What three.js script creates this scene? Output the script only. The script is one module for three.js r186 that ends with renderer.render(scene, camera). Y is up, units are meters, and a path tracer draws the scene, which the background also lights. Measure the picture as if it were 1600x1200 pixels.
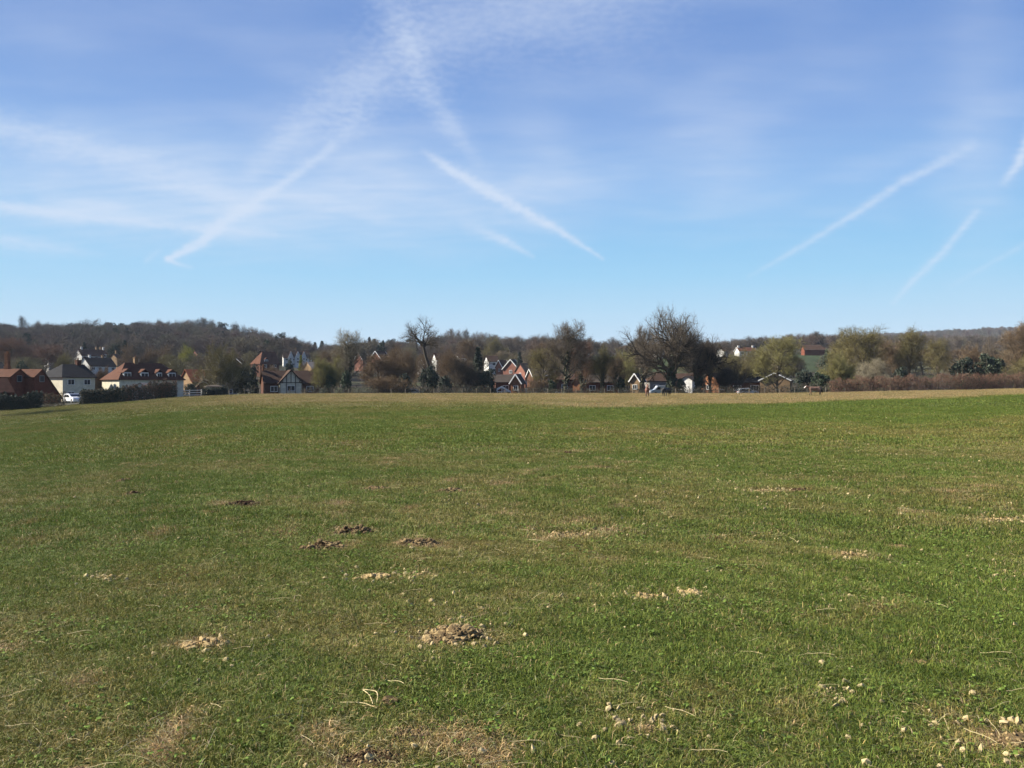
import * as THREE from 'three';
import { MarchingCubes } from 'three/addons/objects/MarchingCubes.js';
import { mergeGeometries } from 'three/addons/utils/BufferGeometryUtils.js';
import { createNoise2D, createNoise3D } from 'simplex-noise';

// ---------------------------------------------------------------- camera, sky, sun, exposure
const scene = new THREE.Scene();
const F = 1383, EYE = 1.6, HY = 603;                       // focal length and horizon of the 1600 x 1200 frame
const camera = new THREE.PerspectiveCamera(2 * Math.atan(600 / F) * 180 / Math.PI, 4 / 3, 0.1, 20000);
camera.position.set(0, EYE, 0);
camera.lookAt(0, EYE + 3 / F * 100, -100);
const renderer = new THREE.WebGLRenderer({ antialias: true });
renderer.toneMapping = THREE.LinearToneMapping;
renderer.toneMappingExposure = 2.6;
renderer.shadowMap.enabled = true;
const SUN_AZ = 81 * Math.PI / 180, SUN_EL = 33 * Math.PI / 180;   // from the left, square to the view
const sunDir = new THREE.Vector3(-Math.cos(SUN_EL) * Math.sin(SUN_AZ), Math.sin(SUN_EL), -Math.cos(SUN_EL) * Math.cos(SUN_AZ));
const sun = new THREE.DirectionalLight(new THREE.Color(1.0, 0.93, 0.81), 5);
sun.name = 'sun';
sun.position.copy(sunDir).multiplyScalar(600);
sun.castShadow = true;
Object.assign(sun.shadow.camera, { left: -400, right: 400, top: 300, bottom: -300, near: 10, far: 2000 });
sun.shadow.mapSize.set(2048, 2048);
scene.add(sun, sun.target);
scene.fog = new THREE.FogExp2(new THREE.Color(0.62, 0.74, 0.92), 0.00007);

// ---------------------------------------------------------------- small helpers
function mulberry(a) { return () => { a = (a + 0x6d2b79f5) | 0; let t = Math.imul(a ^ (a >>> 15), 1 | a); t = (t + Math.imul(t ^ (t >>> 7), 61 | t)) ^ t; return ((t ^ (t >>> 14)) >>> 0) / 4294967296; }; }
const n2 = createNoise2D(mulberry(11)), n2b = createNoise2D(mulberry(12)), n3 = createNoise3D(mulberry(13));
const clamp = (x, a = 0, b = 1) => Math.min(b, Math.max(a, x));
const lerp = (a, b, t) => a + (b - a) * t;
const sstep = (a, b, x) => { const t = clamp((x - a) / (b - a)); return t * t * (3 - 2 * t); };
const fbm = (x, y, o = 4) => { let s = 0, a = 0.5; for (let i = 0; i < o; i++, a *= 0.5, x = x * 2.03 + 7.1, y = y * 2.03 - 3.7) s += a * n2(x, y); return s; };
const s2l = (c) => { c /= 255; return c <= 0.04045 ? c / 12.92 : ((c + 0.055) / 1.055) ** 2.4; };
const lin = (r, g, b) => [s2l(r), s2l(g), s2l(b)];

// ---------------------------------------------------------------- the sky: blue air, thin cirrus, old vapour trails
{
  const W = 4096, Hh = 2048, data = new Float32Array(W * Hh * 4), D = 180 / Math.PI;
  const ramp = [[0, 198, 220, 233], [3, 190, 219, 238], [5, 174, 215, 241], [7, 154, 208, 242], [9, 142, 199, 240], [12.4, 134, 184, 236], [16.2, 121, 165, 225], [20, 111, 152, 215], [24, 104, 144, 209], [35, 88, 128, 198], [60, 70, 110, 182], [90, 62, 100, 174]].map(([e, ...c]) => [e, ...lin(...c)]);
  const base = (el) => { let i = 0; while (i < ramp.length - 2 && el > ramp[i + 1][0]) i++; const a = ramp[i], b = ramp[i + 1], t = clamp((el - a[0]) / (b[0] - a[0])); return [1, 2, 3].map((k) => lerp(a[k], b[k], t)); };
  const lut = []; for (let i = 0; i <= 900; i++) lut.push(base(i / 10));
  const ang = (px, py) => { const az = Math.atan((px - 800) / F); return [az * D, Math.atan((HY - py) / F * Math.cos(az)) * D]; };
  // trails: points [px, py, half width px, strength], fibres 0..1
  const trails = [
    [0.35, [[262, 405, 5, .6], [284, 394, 8, .62], [318, 376, 10, .6], [345, 350, 10, .58], [395, 318, 9, .5], [450, 281, 8, .36], [510, 236, 9, .24], [560, 190, 26, .14]]],
    [0.2, [[262, 404, 4, .45], [276, 412, 4, .4], [300, 418, 3, .15]]],
    [0.75, [[390, 270, 14, .14], [440, 225, 24, .26], [520, 160, 34, .28], [600, 105, 46, .3], [690, 45, 56, .28], [800, 5, 64, .27], [960, -50, 90, .22]]],
    [0.75, [[590, -40, 30, .14], [625, 40, 26, .2], [660, 130, 22, .22], [700, 190, 17, .25], [745, 250, 10, .14]]],
    [0.4, [[-250, 120, 34, .2], [-80, 170, 28, .26], [0, 196, 25, .28], [120, 230, 25, .26], [230, 264, 24, .24], [330, 300, 20, .24], [395, 330, 12, .12]]],
    [0.3, [[-250, 296, 11, .3], [0, 323, 10, .4], [100, 335, 9, .36], [200, 345, 8, .33], [300, 357, 7, .28], [430, 366, 5, .14]]],
    [0.4, [[-200, 340, 16, .3], [0, 375, 14, .3], [100, 390, 9, .2], [165, 398, 5, .03]]],
    [0.3, [[660, 235, 6, .1], [690, 256, 9, .52], [760, 297, 11, .58], [820, 330, 10, .55], [880, 364, 7, .5], [942, 404, 3, .38]]],
    [0.5, [[730, 350, 14, .14], [790, 377, 7, .45], [834, 401, 3, .25]]],
    [0.3, [[1170, 432, 4, .1], [1230, 398, 5, .3], [1290, 362, 6, .34], [1350, 325, 7, .36], [1410, 284, 8, .38], [1460, 260, 8, .34], [1520, 226, 9, .16]]],
    [0.35, [[1395, 474, 4, .15], [1425, 440, 6, .34], [1470, 398, 7, .36], [1500, 362, 6, .38], [1527, 330, 6, .25]]],
    [0.4, [[1570, 285, 6, .2], [1590, 258, 8, .6], [1612, 215, 10, .55], [1660, 120, 14, .4]]],
    [0.3, [[1480, 450, 4, .04], [1540, 416, 4, .18], [1610, 376, 6, .14]]],
    [0.5, [[228, 408, 4, .2], [250, 390, 4, .1]]],
  ].map(([fib, p]) => [fib, p.map(([x, y, w, s]) => [...ang(x, y), w / F * D, s])]);
  const rt = mulberry(77);                                  // the same kind of trails all round the rest of the sky
  for (let i = 0; i < 26; i++) {
    const a = 45 + rt() * 270, e = 8 + rt() * 45, l = 8 + rt() * 16, t = rt() * 6.28, w = 0.3 + rt() * 1.4, s = 0.25 + rt() * 0.3;
    trails.push([0.3 + rt() * 0.6, [[a, e, w, 0.05], [a + l * .3 * Math.cos(t), e + l * .2 * Math.sin(t), w, s], [a + l * .7 * Math.cos(t), e + l * .45 * Math.sin(t), w * .8, s], [a + l * Math.cos(t), e + l * .6 * Math.sin(t), w * .4, .05]]]);
  }
  for (const t of trails) { let a0 = 1e9, a1 = -1e9, e0 = 1e9, e1 = -1e9; for (const [a, e, w] of t[1]) { a0 = Math.min(a0, a - 3 * w); a1 = Math.max(a1, a + 3 * w); e0 = Math.min(e0, e - 3 * w); e1 = Math.max(e1, e + 3 * w); } t.push([a0, a1, e0, e1]); }
  // broad veils: centre px, radii px, strength
  const veils = [[150, 295, 330, 85, .38], [0, 300, 260, 70, .2], [300, 330, 260, 50, .18], [480, 315, 280, 75, .3], [640, 300, 200, 70, .28], [560, 190, 170, 90, .2], [760, 340, 120, 40, .2], [1120, 200, 150, 100, .2], [1145, 280, 60, 50, .18], [900, 270, 200, 60, .3], [1530, 180, 50, 190, .28], [1390, 130, 110, 120, .12], [1000, 60, 260, 70, .06], [300, 60, 300, 60, .08], [120, 60, 200, 100, .1], [1300, 300, 260, 60, .12], [840, 215, 60, 70, .15]]
    .map(([x, y, rx, ry, s]) => [...ang(x, y), rx / F * D, ry / F * D, s]);
  const rv = mulberry(78);
  for (let i = 0; i < 40; i++) veils.push([40 + rv() * 280, 8 + rv() * 60, 3 + rv() * 9, 2 + rv() * 4, 0.1 + rv() * 0.25]);
  for (let i = 0; i < 8; i++) veils.push([-35 + rv() * 70, 28 + rv() * 40, 4 + rv() * 9, 2 + rv() * 4, 0.1 + rv() * 0.25]);
  const AIR = 1 / 2.6, cloud = lin(214, 227, 246), low = base(1);
  for (let row = 0; row < Hh; row++) {
    const up = ((row + 0.5) / Hh - 0.5) * Math.PI, el = up * D, y = Math.sin(up), c = Math.cos(up);
    const b = el > 0 ? lut[Math.min(900, Math.round(el * 10))] : low;
    for (let col = 0; col < W; col++) {
      const o = (row * W + col) * 4; data[o + 3] = 1;
      if (el <= 0) { data[o] = low[0] * AIR; data[o + 1] = low[1] * AIR; data[o + 2] = low[2] * AIR; continue; }
      const th = ((col + 0.5) / W - 0.5) * 2 * Math.PI, x = Math.cos(th) * c, z = Math.sin(th) * c;
      let az = (th + Math.PI / 2) * D; if (az > 180) az -= 360;      // 0 ahead, to the right positive
      const az2 = az < 0 ? az + 360 : az;
      // fine fibres on the cloud plane
      const k = 1 / (y + 0.10), qx = x * k, qz = z * k;
      const wob = n2(qx * 0.9, qz * 0.9) * 0.35;
      const fibre = 0.5 + 0.5 * (0.6 * n2b((qx + wob) * 3 + qz * 1.2, qz * 9 - qx) + 0.4 * n2b(qx * 9 + qz * 2, qz * 26));
      const soft = 0.5 + 0.5 * (0.65 * n2(qx * 1.3 + 5, qz * 1.7 + wob) + 0.35 * n2(qx * 3.1, qz * 4.6 + 9));
      const curl = 0.5 + 0.5 * (0.6 * n2(az2 * 0.9 + wob * 4, el * 2.6) + 0.4 * n2(az2 * 2.2, el * 6.5 + 4));
      let a = sstep(0.35, 0.95, soft) * 0.12 * sstep(6, 11, el) * (0.6 + 0.4 * fibre);
      for (const [va, ve, rx, ry, s] of veils) {
        const da = (va > 180 || (va > 90 && az < 0) ? az2 : az) - va, de = el - ve, q = (da / rx) ** 2 + (de / ry) ** 2;
        if (q < 5) a += s * Math.exp(-q) * (0.45 + 0.55 * soft + 0.35 * (fibre - 0.5));
      }
      for (const [fib, p, box] of trails) {
        const A = box[1] > 90 ? az2 : az;
        if (A < box[0] || A > box[1] || el < box[2] || el > box[3]) continue;
        let best = 0;
        for (let i = 0; i < p.length - 1; i++) {
          const [ax, ay, aw, as] = p[i], [bx, by, bw, bs] = p[i + 1], dx = bx - ax, dy = by - ay, t = clamp(((A - ax) * dx + (el - ay) * dy) / (dx * dx + dy * dy));
          const w = lerp(aw, bw, t) * (0.5 + 0.4 * curl) * lerp(0.85, 1.5, fib), px = A - ax - dx * t, py = el - ay - dy * t, q = (px * px + py * py) / (w * w);
          if (q < 6) best = Math.max(best, 1.25 * lerp(as, bs, t) * Math.exp(-q * 0.9) * lerp(0.6 + 0.85 * curl, 0.25 + fibre * 0.6 + curl * 0.55, fib));
        }
        a = a + best * (1 - a * 0.4);
      }
      a = a < 0.6 ? a : 0.6 + 0.35 * (1 - Math.exp(-(a - 0.6) / 0.35));
      const g = Math.acos(clamp(x * sunDir.x + y * sunDir.y + z * sunDir.z, -1, 1)) * D, glow = 0.10 * Math.exp(-g / 22) + 0.5 * Math.exp(-g / 5);
      for (let q = 0; q < 3; q++) data[o + q] = (lerp(b[q], cloud[q], a) + glow * [1, .95, .86][q]) * AIR;
    }
  }
  const sky = new THREE.DataTexture(data, W, Hh, THREE.RGBAFormat, THREE.FloatType);
  sky.mapping = THREE.EquirectangularReflectionMapping; sky.magFilter = THREE.LinearFilter; sky.needsUpdate = true;
  scene.background = sky; scene.environment = sky;
}

// ---------------------------------------------------------------- naming, tagging
const used = new Map();
function numbered(name) { const k = used.get(name) ?? 0; used.set(name, k + 1); return k ? name + '_' + String(k).padStart(3, '0') : name; }
function tag(o, label, category, group, kind) { o.userData.label = label; if (category) o.userData.category = category; if (group) o.userData.group = group; if (kind) o.userData.kind = kind; return o; }
function shade(o) { o.castShadow = true; o.receiveShadow = true; return o; }
function part(name, geo, mat, parent) { const m = shade(new THREE.Mesh(geo, mat)); m.name = name; parent.add(m); return m; }
function thing(name, label, category, pos = [0, 0, 0], turn = 0, group) { const g = new THREE.Group(); g.name = numbered(name); g.position.set(...pos); g.rotation.y = turn; scene.add(g); return tag(g, label, category, group); }
const rgb = (r, g, b) => new THREE.Color().setRGB(r, g, b);
const mat = (r, g, b, roughness = 0.9, more = {}) => (roughness < 0.9 ? new THREE.MeshStandardMaterial({ color: rgb(r, g, b), roughness, ...more }) : new THREE.MeshPhysicalMaterial({ color: rgb(r, g, b), roughness, specularIntensity: 0.25, ...more }));

// mottled grain for walls and roofs, and a finer one for the soil
function grainTexture(size, seed, lo, hi, scales) {
  const nn = createNoise2D(mulberry(seed)), d = new Uint8Array(size * size * 4), TAU = Math.PI * 2, n4 = createNoise3D(mulberry(seed + 1));
  for (let y = 0; y < size; y++) for (let x = 0; x < size; x++) {
    let s = 0, w = 0;
    for (const [k, a] of scales) {                           // blend of shifted copies so that the tile has no seam
      const fx = x / size, fy = y / size, f = (X, Y) => nn(X * k, Y * k);
      const v = (f(fx, fy) * (1 - fx) + f(fx - 1, fy) * fx) * (1 - fy) + (f(fx, fy - 1) * (1 - fx) + f(fx - 1, fy - 1) * fx) * fy;
      s += a * v; w += a;
    }
    const v = Math.round(255 * clamp(lerp(lo, hi, 0.5 + 0.62 * s / w)));
    d.set([v, v, v, 255], (y * size + x) * 4);
  }
  const t = new THREE.DataTexture(d, size, size); t.wrapS = t.wrapT = THREE.RepeatWrapping; t.magFilter = THREE.LinearFilter; t.colorSpace = THREE.SRGBColorSpace; t.needsUpdate = true; return t;
}
const mottle = grainTexture(512, 5, 0.66, 1.0, [[4, 1], [11, 0.9], [31, 0.8], [90, 0.7]]);
mottle.repeat.set(0.14, 0.14);
const soilGrain = grainTexture(1024, 9, 0.45, 1.0, [[6, 0.7], [19, 0.8], [60, 1], [170, 1]]);
soilGrain.repeat.set(0.5, 0.5);
function uvBox(g) {                                          // uv in metres by the way each face points
  g = g.index ? g.toNonIndexed() : g; g.computeVertexNormals();
  const p = g.attributes.position, n = g.attributes.normal, uv = new Float32Array(p.count * 2);
  for (let i = 0; i < p.count; i++) { const ax = Math.abs(n.getX(i)), ay = Math.abs(n.getY(i)), az = Math.abs(n.getZ(i)); uv[2 * i] = ax > ay && ax > az ? p.getZ(i) : p.getX(i); uv[2 * i + 1] = ay >= ax && ay >= az ? p.getZ(i) : p.getY(i); }
  g.setAttribute('uv', new THREE.BufferAttribute(uv, 2)); return g;
}
const bare = (g) => { g = g.index ? g.toNonIndexed() : g; for (const k of Object.keys(g.attributes)) if (k !== 'position') g.deleteAttribute(k); return g; };
const box = (w, h, d, x = 0, y = 0, z = 0, ry = 0) => { const g = bare(new THREE.BoxGeometry(w, h, d)); if (ry) g.rotateY(ry); return g.translate(x, y, z); };
const join = (list) => uvBox(mergeGeometries(list.map(bare)));

// ---------------------------------------------------------------- the lie of the land
// read from the photograph: image height of the ground at some directions (columns) and depths (rows)
const COLS = [-300, 0, 150, 300, 400, 500, 600, 700, 800, 900, 1000, 1100, 1200, 1300, 1400, 1500, 1600, 1900];
const DEPTHS = [150, 190, 240, 300, 400, 500, 650, 800, 1200, 2000, 3500, 5000, 9000];
const LAND = [
  [645, 641, 631, 620, 616, 615.4, 615, 615, 615, 615, 615, 615, 615, 613.5, 611.5, 610, 607.5, 600],
  [630, 629, 627, 624, 622, 620, 620, 620, 620, 620, 620, 620, 619, 617, 614, 612, 609, 601],
  [623, 622, 622, 621, 620, 619, 619, 619, 618, 618, 618, 618, 617, 614, 611, 608, 605, 599],
  [606, 606, 606, 606, 604, 604, 604, 604, 604, 604, 604, 603, 601, 600, 599, 598, 597, 595],
  [590, 588, 588, 587, 582, 583, 583, 582, 581, 581, 580, 579, 579, 579, 579, 580, 580, 580],
  [574, 570, 570, 569, 568, 574, 572, 570, 568, 562, 555, 555, 556, 554, 562, 566, 566, 566],
  [548, 545, 545, 543, 556, 569, 564, 558, 558, 558, 560, 560, 556, 549, 552, 556, 556, 550],
  [536, 533, 531, 529, 546, 568, 562, 548, 551, 555, 560, 560, 552, 547, 547, 547, 545, 540],
  [545, 545, 545, 545, 554, 570, 568, 558, 562, 564, 568, 562, 552, 547, 546, 544, 541, 538],
  [565, 565, 565, 565, 570, 575, 575, 572, 572, 572, 572, 566, 554, 546, 533, 525, 521, 516],
  [580, 580, 580, 580, 580, 580, 580, 580, 575, 570, 558, 542, 533, 530, 526, 523, 518, 512],
  [590, 590, 590, 590, 590, 590, 590, 590, 588, 585, 580, 565, 550, 545, 545, 545, 545, 545],
  [601, 601, 601, 601, 601, 601, 601, 601, 601, 601, 600, 595, 590, 585, 585, 585, 585, 585]];
function landY(px, d) {                                      // height in metres
  let j = 0; while (j < COLS.length - 2 && px > COLS[j + 1]) j++;
  const t0 = clamp((px - COLS[j]) / (COLS[j + 1] - COLS[j])), t = t0 * t0 * (3 - 2 * t0) * 0.5 + t0 * 0.5;
  const at = (i, D) => EYE + (HY - lerp(LAND[i][j], LAND[i][j + 1], t)) / F * D;
  if (d <= 150) return at(0, 150) * d / 150;
  let i = 0; while (i < DEPTHS.length - 2 && d > DEPTHS[i + 1]) i++;
  const s = clamp((d - DEPTHS[i]) / (DEPTHS[i + 1] - DEPTHS[i]));
  return lerp(at(i, DEPTHS[i]), at(i + 1, DEPTHS[i + 1]), s);
}
function H(x, z) {
  const r = Math.hypot(x, z), d = Math.max(-z, 0.5 * r, 0.01), u = clamp(x / d, -0.8, 0.8);
  let h = landY(800 + u * F, d);
  const near = Math.exp(-r / 60);
  h += 0.035 * n2(x * 0.22, z * 0.22) * sstep(1.5, 8, r) * near + 0.012 * n2(x * 1.1 + 9, z * 1.1) * near;
  if (r < 150) h += 0.07 * n2(x * 0.045 + 3, z * 0.045) * sstep(6, 40, r) * (1 - sstep(100, 150, r));
  if (r > 320) h += 1.6 * fbm(x * 0.006, z * 0.006, 3) * sstep(320, 600, r);
  return h;
}
const at = (px, d) => { const x = (px - 800) / F * d; return [x, H(x, -d), -d]; };
const heightAt = (py, d) => EYE + (HY - py) / F * d;

// how dry the sward is, 0 fresh green .. 1 straw
function dryness(x, z) {
  const d = Math.max(-z, 0.5), u = x / Math.max(d, 1);
  const patch = 0.55 * n2(x * 0.13, z * 0.1) + 0.5 * n2b(x * 0.5, z * 0.42) + 0.32 * n2(x * 1.7, z * 1.5);
  let v = 0.20 + 0.3 * patch + 0.55 * sstep(0.45, 0.85, n2b(x * 1.3 + 31, z * 1.1)) * sstep(-0.35, 0.4, n2(x * 0.16 + 50, z * 0.12));
  const edge = 60 + clamp((u - 0.12) / 0.46, 0, 1.4) * 27 + 2.5 * n2(x * 0.08, z * 0.08), right = sstep(-0.05, 0.16, u);
  const far = lerp(sstep(42, 90, d) * 0.9, sstep(edge - 4, edge + 6, d), right);
  const fresh = sstep(34, 46, d) * (1 - far) * right;
  v = lerp(v, 0.12 + 0.14 * patch, fresh * 0.85);
  v = lerp(v, 0.74 + 0.2 * patch, far * lerp(0.55, 1, sstep(-0.5, -0.25, u)));
  v += 0.1 * sstep(14, 20, d) * (1 - sstep(30, 40, d)) * sstep(0.0, 0.3, u + 0.2 * n2(x * .1, z * .2));
  if (d < 40) { const q = inSoil(x, z); if (q < 1.7) v += 0.42 * (1.7 - q); }   // scuffed, dead grass round the bare soil
  return clamp(v);
}

// bare earth: mole hills and scraped patches, [px, py, width px, tone 0 dark 1 pale, height m, label]
const HILLS = [
  [555, 836, 66, 0.12, 0.09, 'dark brown molehill, farther of the close pair left of centre'],
  [505, 862, 84, 0.2, 0.07, 'long low brown molehill just left of and nearer than the darkest one'],
  [655, 858, 86, 0.3, 0.06, 'flat brown molehill right of the close dark pair'],
  [380, 792, 62, 0.1, 0.05, 'small dark streak-like molehill standing alone left of the dark pair'],
  [210, 762, 30, 0.06, 0.06, 'tiny dark molehill far left, the nearer of two small ones'],
  [195, 743, 26, 0.06, 0.06, 'tiny dark molehill far left, the farther of two small ones'],
  [585, 766, 46, 0.25, 0.04, 'small brown molehill beyond the dark pair'],
  [705, 769, 46, 0.3, 0.04, 'small brown molehill in mid field, right of its twin'],
  [710, 1004, 104, 0.48, 0.07, 'largest tan molehill of crumbly soil, low centre of the field'],
  [318, 1008, 78, 0.75, 0.05, 'pale tan crumbled molehill at lower left'],
  [585, 912, 62, 0.9, 0.04, 'patch of pale yellow clods left of a bare sandy streak'],
  [655, 908, 50, 0.8, 0.02, 'bare sandy streak beside the pale yellow clods'],
  [170, 895, 42, 0.8, 0.03, 'small pale crumbled patch at the far left of the field'],
  [640, 1152, 84, 0.3, 0.03, 'bare brown soil heap near the bottom edge, below the straw stalk'],
  [575, 1192, 130, 0.2, 0.03, 'dark brown scraped soil at the bottom edge'],
  [1330, 873, 70, 0.7, 0.03, 'pale scuffed soil patch on the right of the field'],
  [1402, 860, 40, 0.4, 0.03, 'small brown crumbs just right of the pale scuffed patch'],
  [1076, 934, 34, 0.95, 0.05, 'small bright straw-coloured heap right of centre'],
  [1010, 940, 60, 0.8, 0.02, 'scatter of pale crumbs left of the bright straw-coloured heap'],
  [1250, 773, 36, 0.1, 0.04, 'small dark molehill right of centre in mid field'],
  [945, 735, 80, 0.2, 0.03, 'long thin dark scrape in the mid field right of centre'],
  [1568, 820, 80, 0.85, 0.02, 'pale straw patch at the right edge of the field'],
  [1195, 772, 60, 0.85, 0.02, 'pale straw streak beside a small dark molehill'],
  [1556, 1166, 150, 0.45, 0.03, 'large worn bare patch with dead grass in the bottom right corner'],
  [880, 839, 84, 0.9, 0.02, 'speckle of pale crumbs at the centre of the field'],
  [1430, 1046, 60, 0.4, 0.02, 'small bare brown patch above the worn corner patch'],
  [1292, 1096, 36, 0.5, 0.03, 'small brown clump of soil at lower right'],
  [1005, 1150, 70, 0.45, 0.02, 'bare spot with dead grass near the bottom, right of centre'],
  [887, 711, 16, 0.05, 0.05, 'tiny dark molehill far off, right of centre'],
  [130, 1194, 70, 0.3, 0.03, 'brown soil patch cut by the bottom edge at left'],
].map(([px, py, w, tone, h, label]) => { const d = 1.6 * F / (py - HY), x = (px - 800) / F * d; return { x, z: -d, r: w / F * d * 0.5, dz: w / F * d * lerp(0.42, 0.34, clamp(d / 12)), tone, h: h * 0.8, label, d }; });
const inSoil = (x, z) => { let m = 9; for (const s of HILLS) { const dx = (x - s.x) / s.r, dz = (z - s.z) / s.dz, q = Math.sqrt(dx * dx + dz * dz) + 0.35 * n2b(x * 9, z * 9) / Math.max(1, s.d / 7); if (q < m) m = q; } return m; };

// ---------------------------------------------------------------- the ground: one sheet to the horizon
{
  const A = []; for (let a = -52; a <= 52.001; a += 0.2) A.push(a); for (let a = 56; a < 306; a += 5) A.push(a);
  const R = [0.6]; while (R[R.length - 1] < 175) R.push(R[R.length - 1] * 1.02); while (R[R.length - 1] < 8500) R.push(R[R.length - 1] * 1.032);
  const nA = A.length, pos = new Float32Array((nA * R.length + 1) * 3), col = new Float32Array(pos.length), uv = new Float32Array(pos.length / 3 * 2), idx = [];
  const thatch = [0.135, 0.152, 0.028], straw = [0.36, 0.285, 0.145], soil = [0.13, 0.095, 0.06], leafmould = [0.085, 0.068, 0.045];
  const set = (k, x, z) => {
    const r = Math.hypot(x, z), y = H(x, z), d = -z, px = 800 + x / Math.max(d, 1) * F; let c;
    pos.set([x, y, z], k * 3); uv.set([x, z], k * 2);
    if (r < 170 && !(d > 152)) {
      const v = dryness(x, z), t = sstep(0.15, 0.85, v); c = thatch.map((q, i) => lerp(q, straw[i], t));
      const g = 0.85 + 0.3 * n2(x * 3.1, z * 3.1); c = c.map((q) => q * g);
      const s = r < 40 ? inSoil(x, z) : 9; if (s < 1.15) c = soil.map((q, i) => lerp(q, c[i], sstep(0.85, 1.15, s)));
    } else {
      const w = 0.5 + 0.5 * fbm(x * 0.02, z * 0.02), green = [0.07, 0.1, 0.03];
      c = leafmould.map((q, i) => lerp(q, green[i], sstep(0.45, 0.7, w) * 0.7));
      const meadow = (p0, p1, d0, d1, g) => { const m = sstep(p0 - 8, p0 + 8, px) * (1 - sstep(p1 - 8, p1 + 8, px)) * sstep(d0 - 15, d0 + 15, d) * (1 - sstep(d1 - 15, d1 + 15, d)); c = c.map((q, i) => lerp(q, g[i], m)); };
      meadow(1010, 1110, 380, 520, [0.085, 0.12, 0.038]); meadow(1225, 1300, 400, 520, [0.075, 0.105, 0.04]); meadow(1425, 1500, 390, 470, [0.19, 0.18, 0.085]); meadow(925, 1000, 420, 520, [0.1, 0.12, 0.045]);
      const g = 0.85 + 0.25 * n2(x * 0.08, z * 0.08); c = c.map((q) => q * g);
    }
    col.set(c, k * 3);
  };
  R.forEach((r, j) => A.forEach((a, i) => { const t = a * Math.PI / 180; set(j * nA + i, r * Math.sin(t), -r * Math.cos(t)); }));
  const mid = nA * R.length; set(mid, 0, 0);
  for (let j = 0; j < R.length - 1; j++) for (let i = 0; i < nA; i++) { const i2 = (i + 1) % nA, a = j * nA + i, b = j * nA + i2, c = a + nA, d = b + nA; idx.push(a, b, d, a, d, c); }
  for (let i = 0; i < nA; i++) idx.push(mid, (i + 1) % nA, i);
  const g = new THREE.BufferGeometry(); g.setAttribute('position', new THREE.BufferAttribute(pos, 3)); g.setAttribute('color', new THREE.BufferAttribute(col, 3)); g.setAttribute('uv', new THREE.BufferAttribute(uv, 2)); g.setIndex(idx); g.computeVertexNormals();
  const m = shade(new THREE.Mesh(g, new THREE.MeshPhysicalMaterial({ vertexColors: true, map: soilGrain, bumpMap: soilGrain, bumpScale: 0.02, roughness: 1, specularIntensity: 0.25 })));
  m.name = 'ground'; scene.add(m); tag(m, 'grazed pasture running out to the village and wooded hills', 'field', null, 'structure');
}
console.log('ground done');

// ---------------------------------------------------------------- grass: real blades, gathered in tufts
function tuftGeo(seed, o) {
  const r = mulberry(seed), P = [], C = [], I = [], N = [];
  for (let k = 0; k < o.n; k++) {
    const a = r() * 6.283, q = Math.sqrt(r()) * o.r, bx = q * Math.cos(a), bz = q * Math.sin(a), L = o.len * (0.45 + 0.9 * r()), lean = o.lean * (0.3 + 1.2 * r()), la = a + (r() - .5) * 3, w = o.w * (0.6 + 0.7 * r()), f = r() * 6.283;
    const wx = Math.cos(f) * w / 2, wz = Math.sin(f) * w / 2, dx = Math.cos(la), dz = Math.sin(la);
    const m1 = [bx + dx * lean * L * .35, L * .62 * (1 - lean * .25), bz + dz * lean * L * .35], tp = [bx + dx * lean * L, L * Math.max(.10, 1 - lean * .55), bz + dz * lean * L];
    const k0 = P.length / 3, dry = r() < o.dry, tone = 0.62 + 0.78 * r() ** 1.2, c = dry ? [1.75 * tone, 1.5 * tone, 1.9 * tone] : [tone * (0.8 + .55 * r()), tone, tone * (0.7 + .5 * r())];
    P.push(bx - wx, -0.012, bz - wz, bx + wx, -0.012, bz + wz, m1[0] - wx * .8, m1[1], m1[2] - wz * .8, m1[0] + wx * .8, m1[1], m1[2] + wz * .8, ...tp);
    for (let j = 0; j < 5; j++) C.push(...c);
    I.push(k0, k0 + 1, k0 + 3, k0, k0 + 3, k0 + 2, k0 + 2, k0 + 3, k0 + 4);
  }
  const g = new THREE.BufferGeometry(); g.setAttribute('position', new THREE.Float32BufferAttribute(P, 3)); g.setAttribute('color', new THREE.Float32BufferAttribute(C, 3)); g.setIndex(I); g.computeVertexNormals(); return g;
}
const bladeMat = new THREE.MeshPhysicalMaterial({ vertexColors: true, color: 0xffffff, roughness: 0.62, transmission: 0.3, thickness: 0, specularIntensity: 0.2 });
const M4 = new THREE.Matrix4(), Q4 = new THREE.Quaternion(), E4 = new THREE.Euler(), V4 = new THREE.Vector3(), S4 = new THREE.Vector3(), C4 = new THREE.Color();
function scatter(name, label, geos, material, spots, make) {
  const per = geos.map(() => []); spots.forEach((s, i) => per[(i * 7919 + (i >> 3)) % geos.length].push(s));
  per.forEach((list, k) => {
    if (!list.length) return;
    const im = shade(new THREE.InstancedMesh(geos[k], material, list.length)); im.name = numbered(name); tag(im, label, 'grass', null, 'stuff');
    list.forEach((s, i) => { make(s); im.setMatrixAt(i, M4.compose(V4, Q4, S4)); im.setColorAt(i, C4); });
    im.instanceMatrix.needsUpdate = true; scene.add(im);
  });
}
const fresh = [0.122, 0.174, 0.030], olive = [0.185, 0.190, 0.050], strawC = [0.36, 0.285, 0.14];
function swardColor(x, z, r) {
  const v = dryness(x, z) + (r() - 0.5) * lerp(0.2, 0.08, clamp(-z / 40)), a = sstep(0.12, 0.45, v), b = sstep(0.45, 0.85, v), q = clamp(-z / 40), g = lerp(0.82, 0.94, q) + lerp(0.36, 0.12, q) * r();
  C4.setRGB(...[0, 1, 2].map((i) => lerp(lerp(fresh[i], olive[i], a), strawC[i], b) * g)); return v;
}
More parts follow.
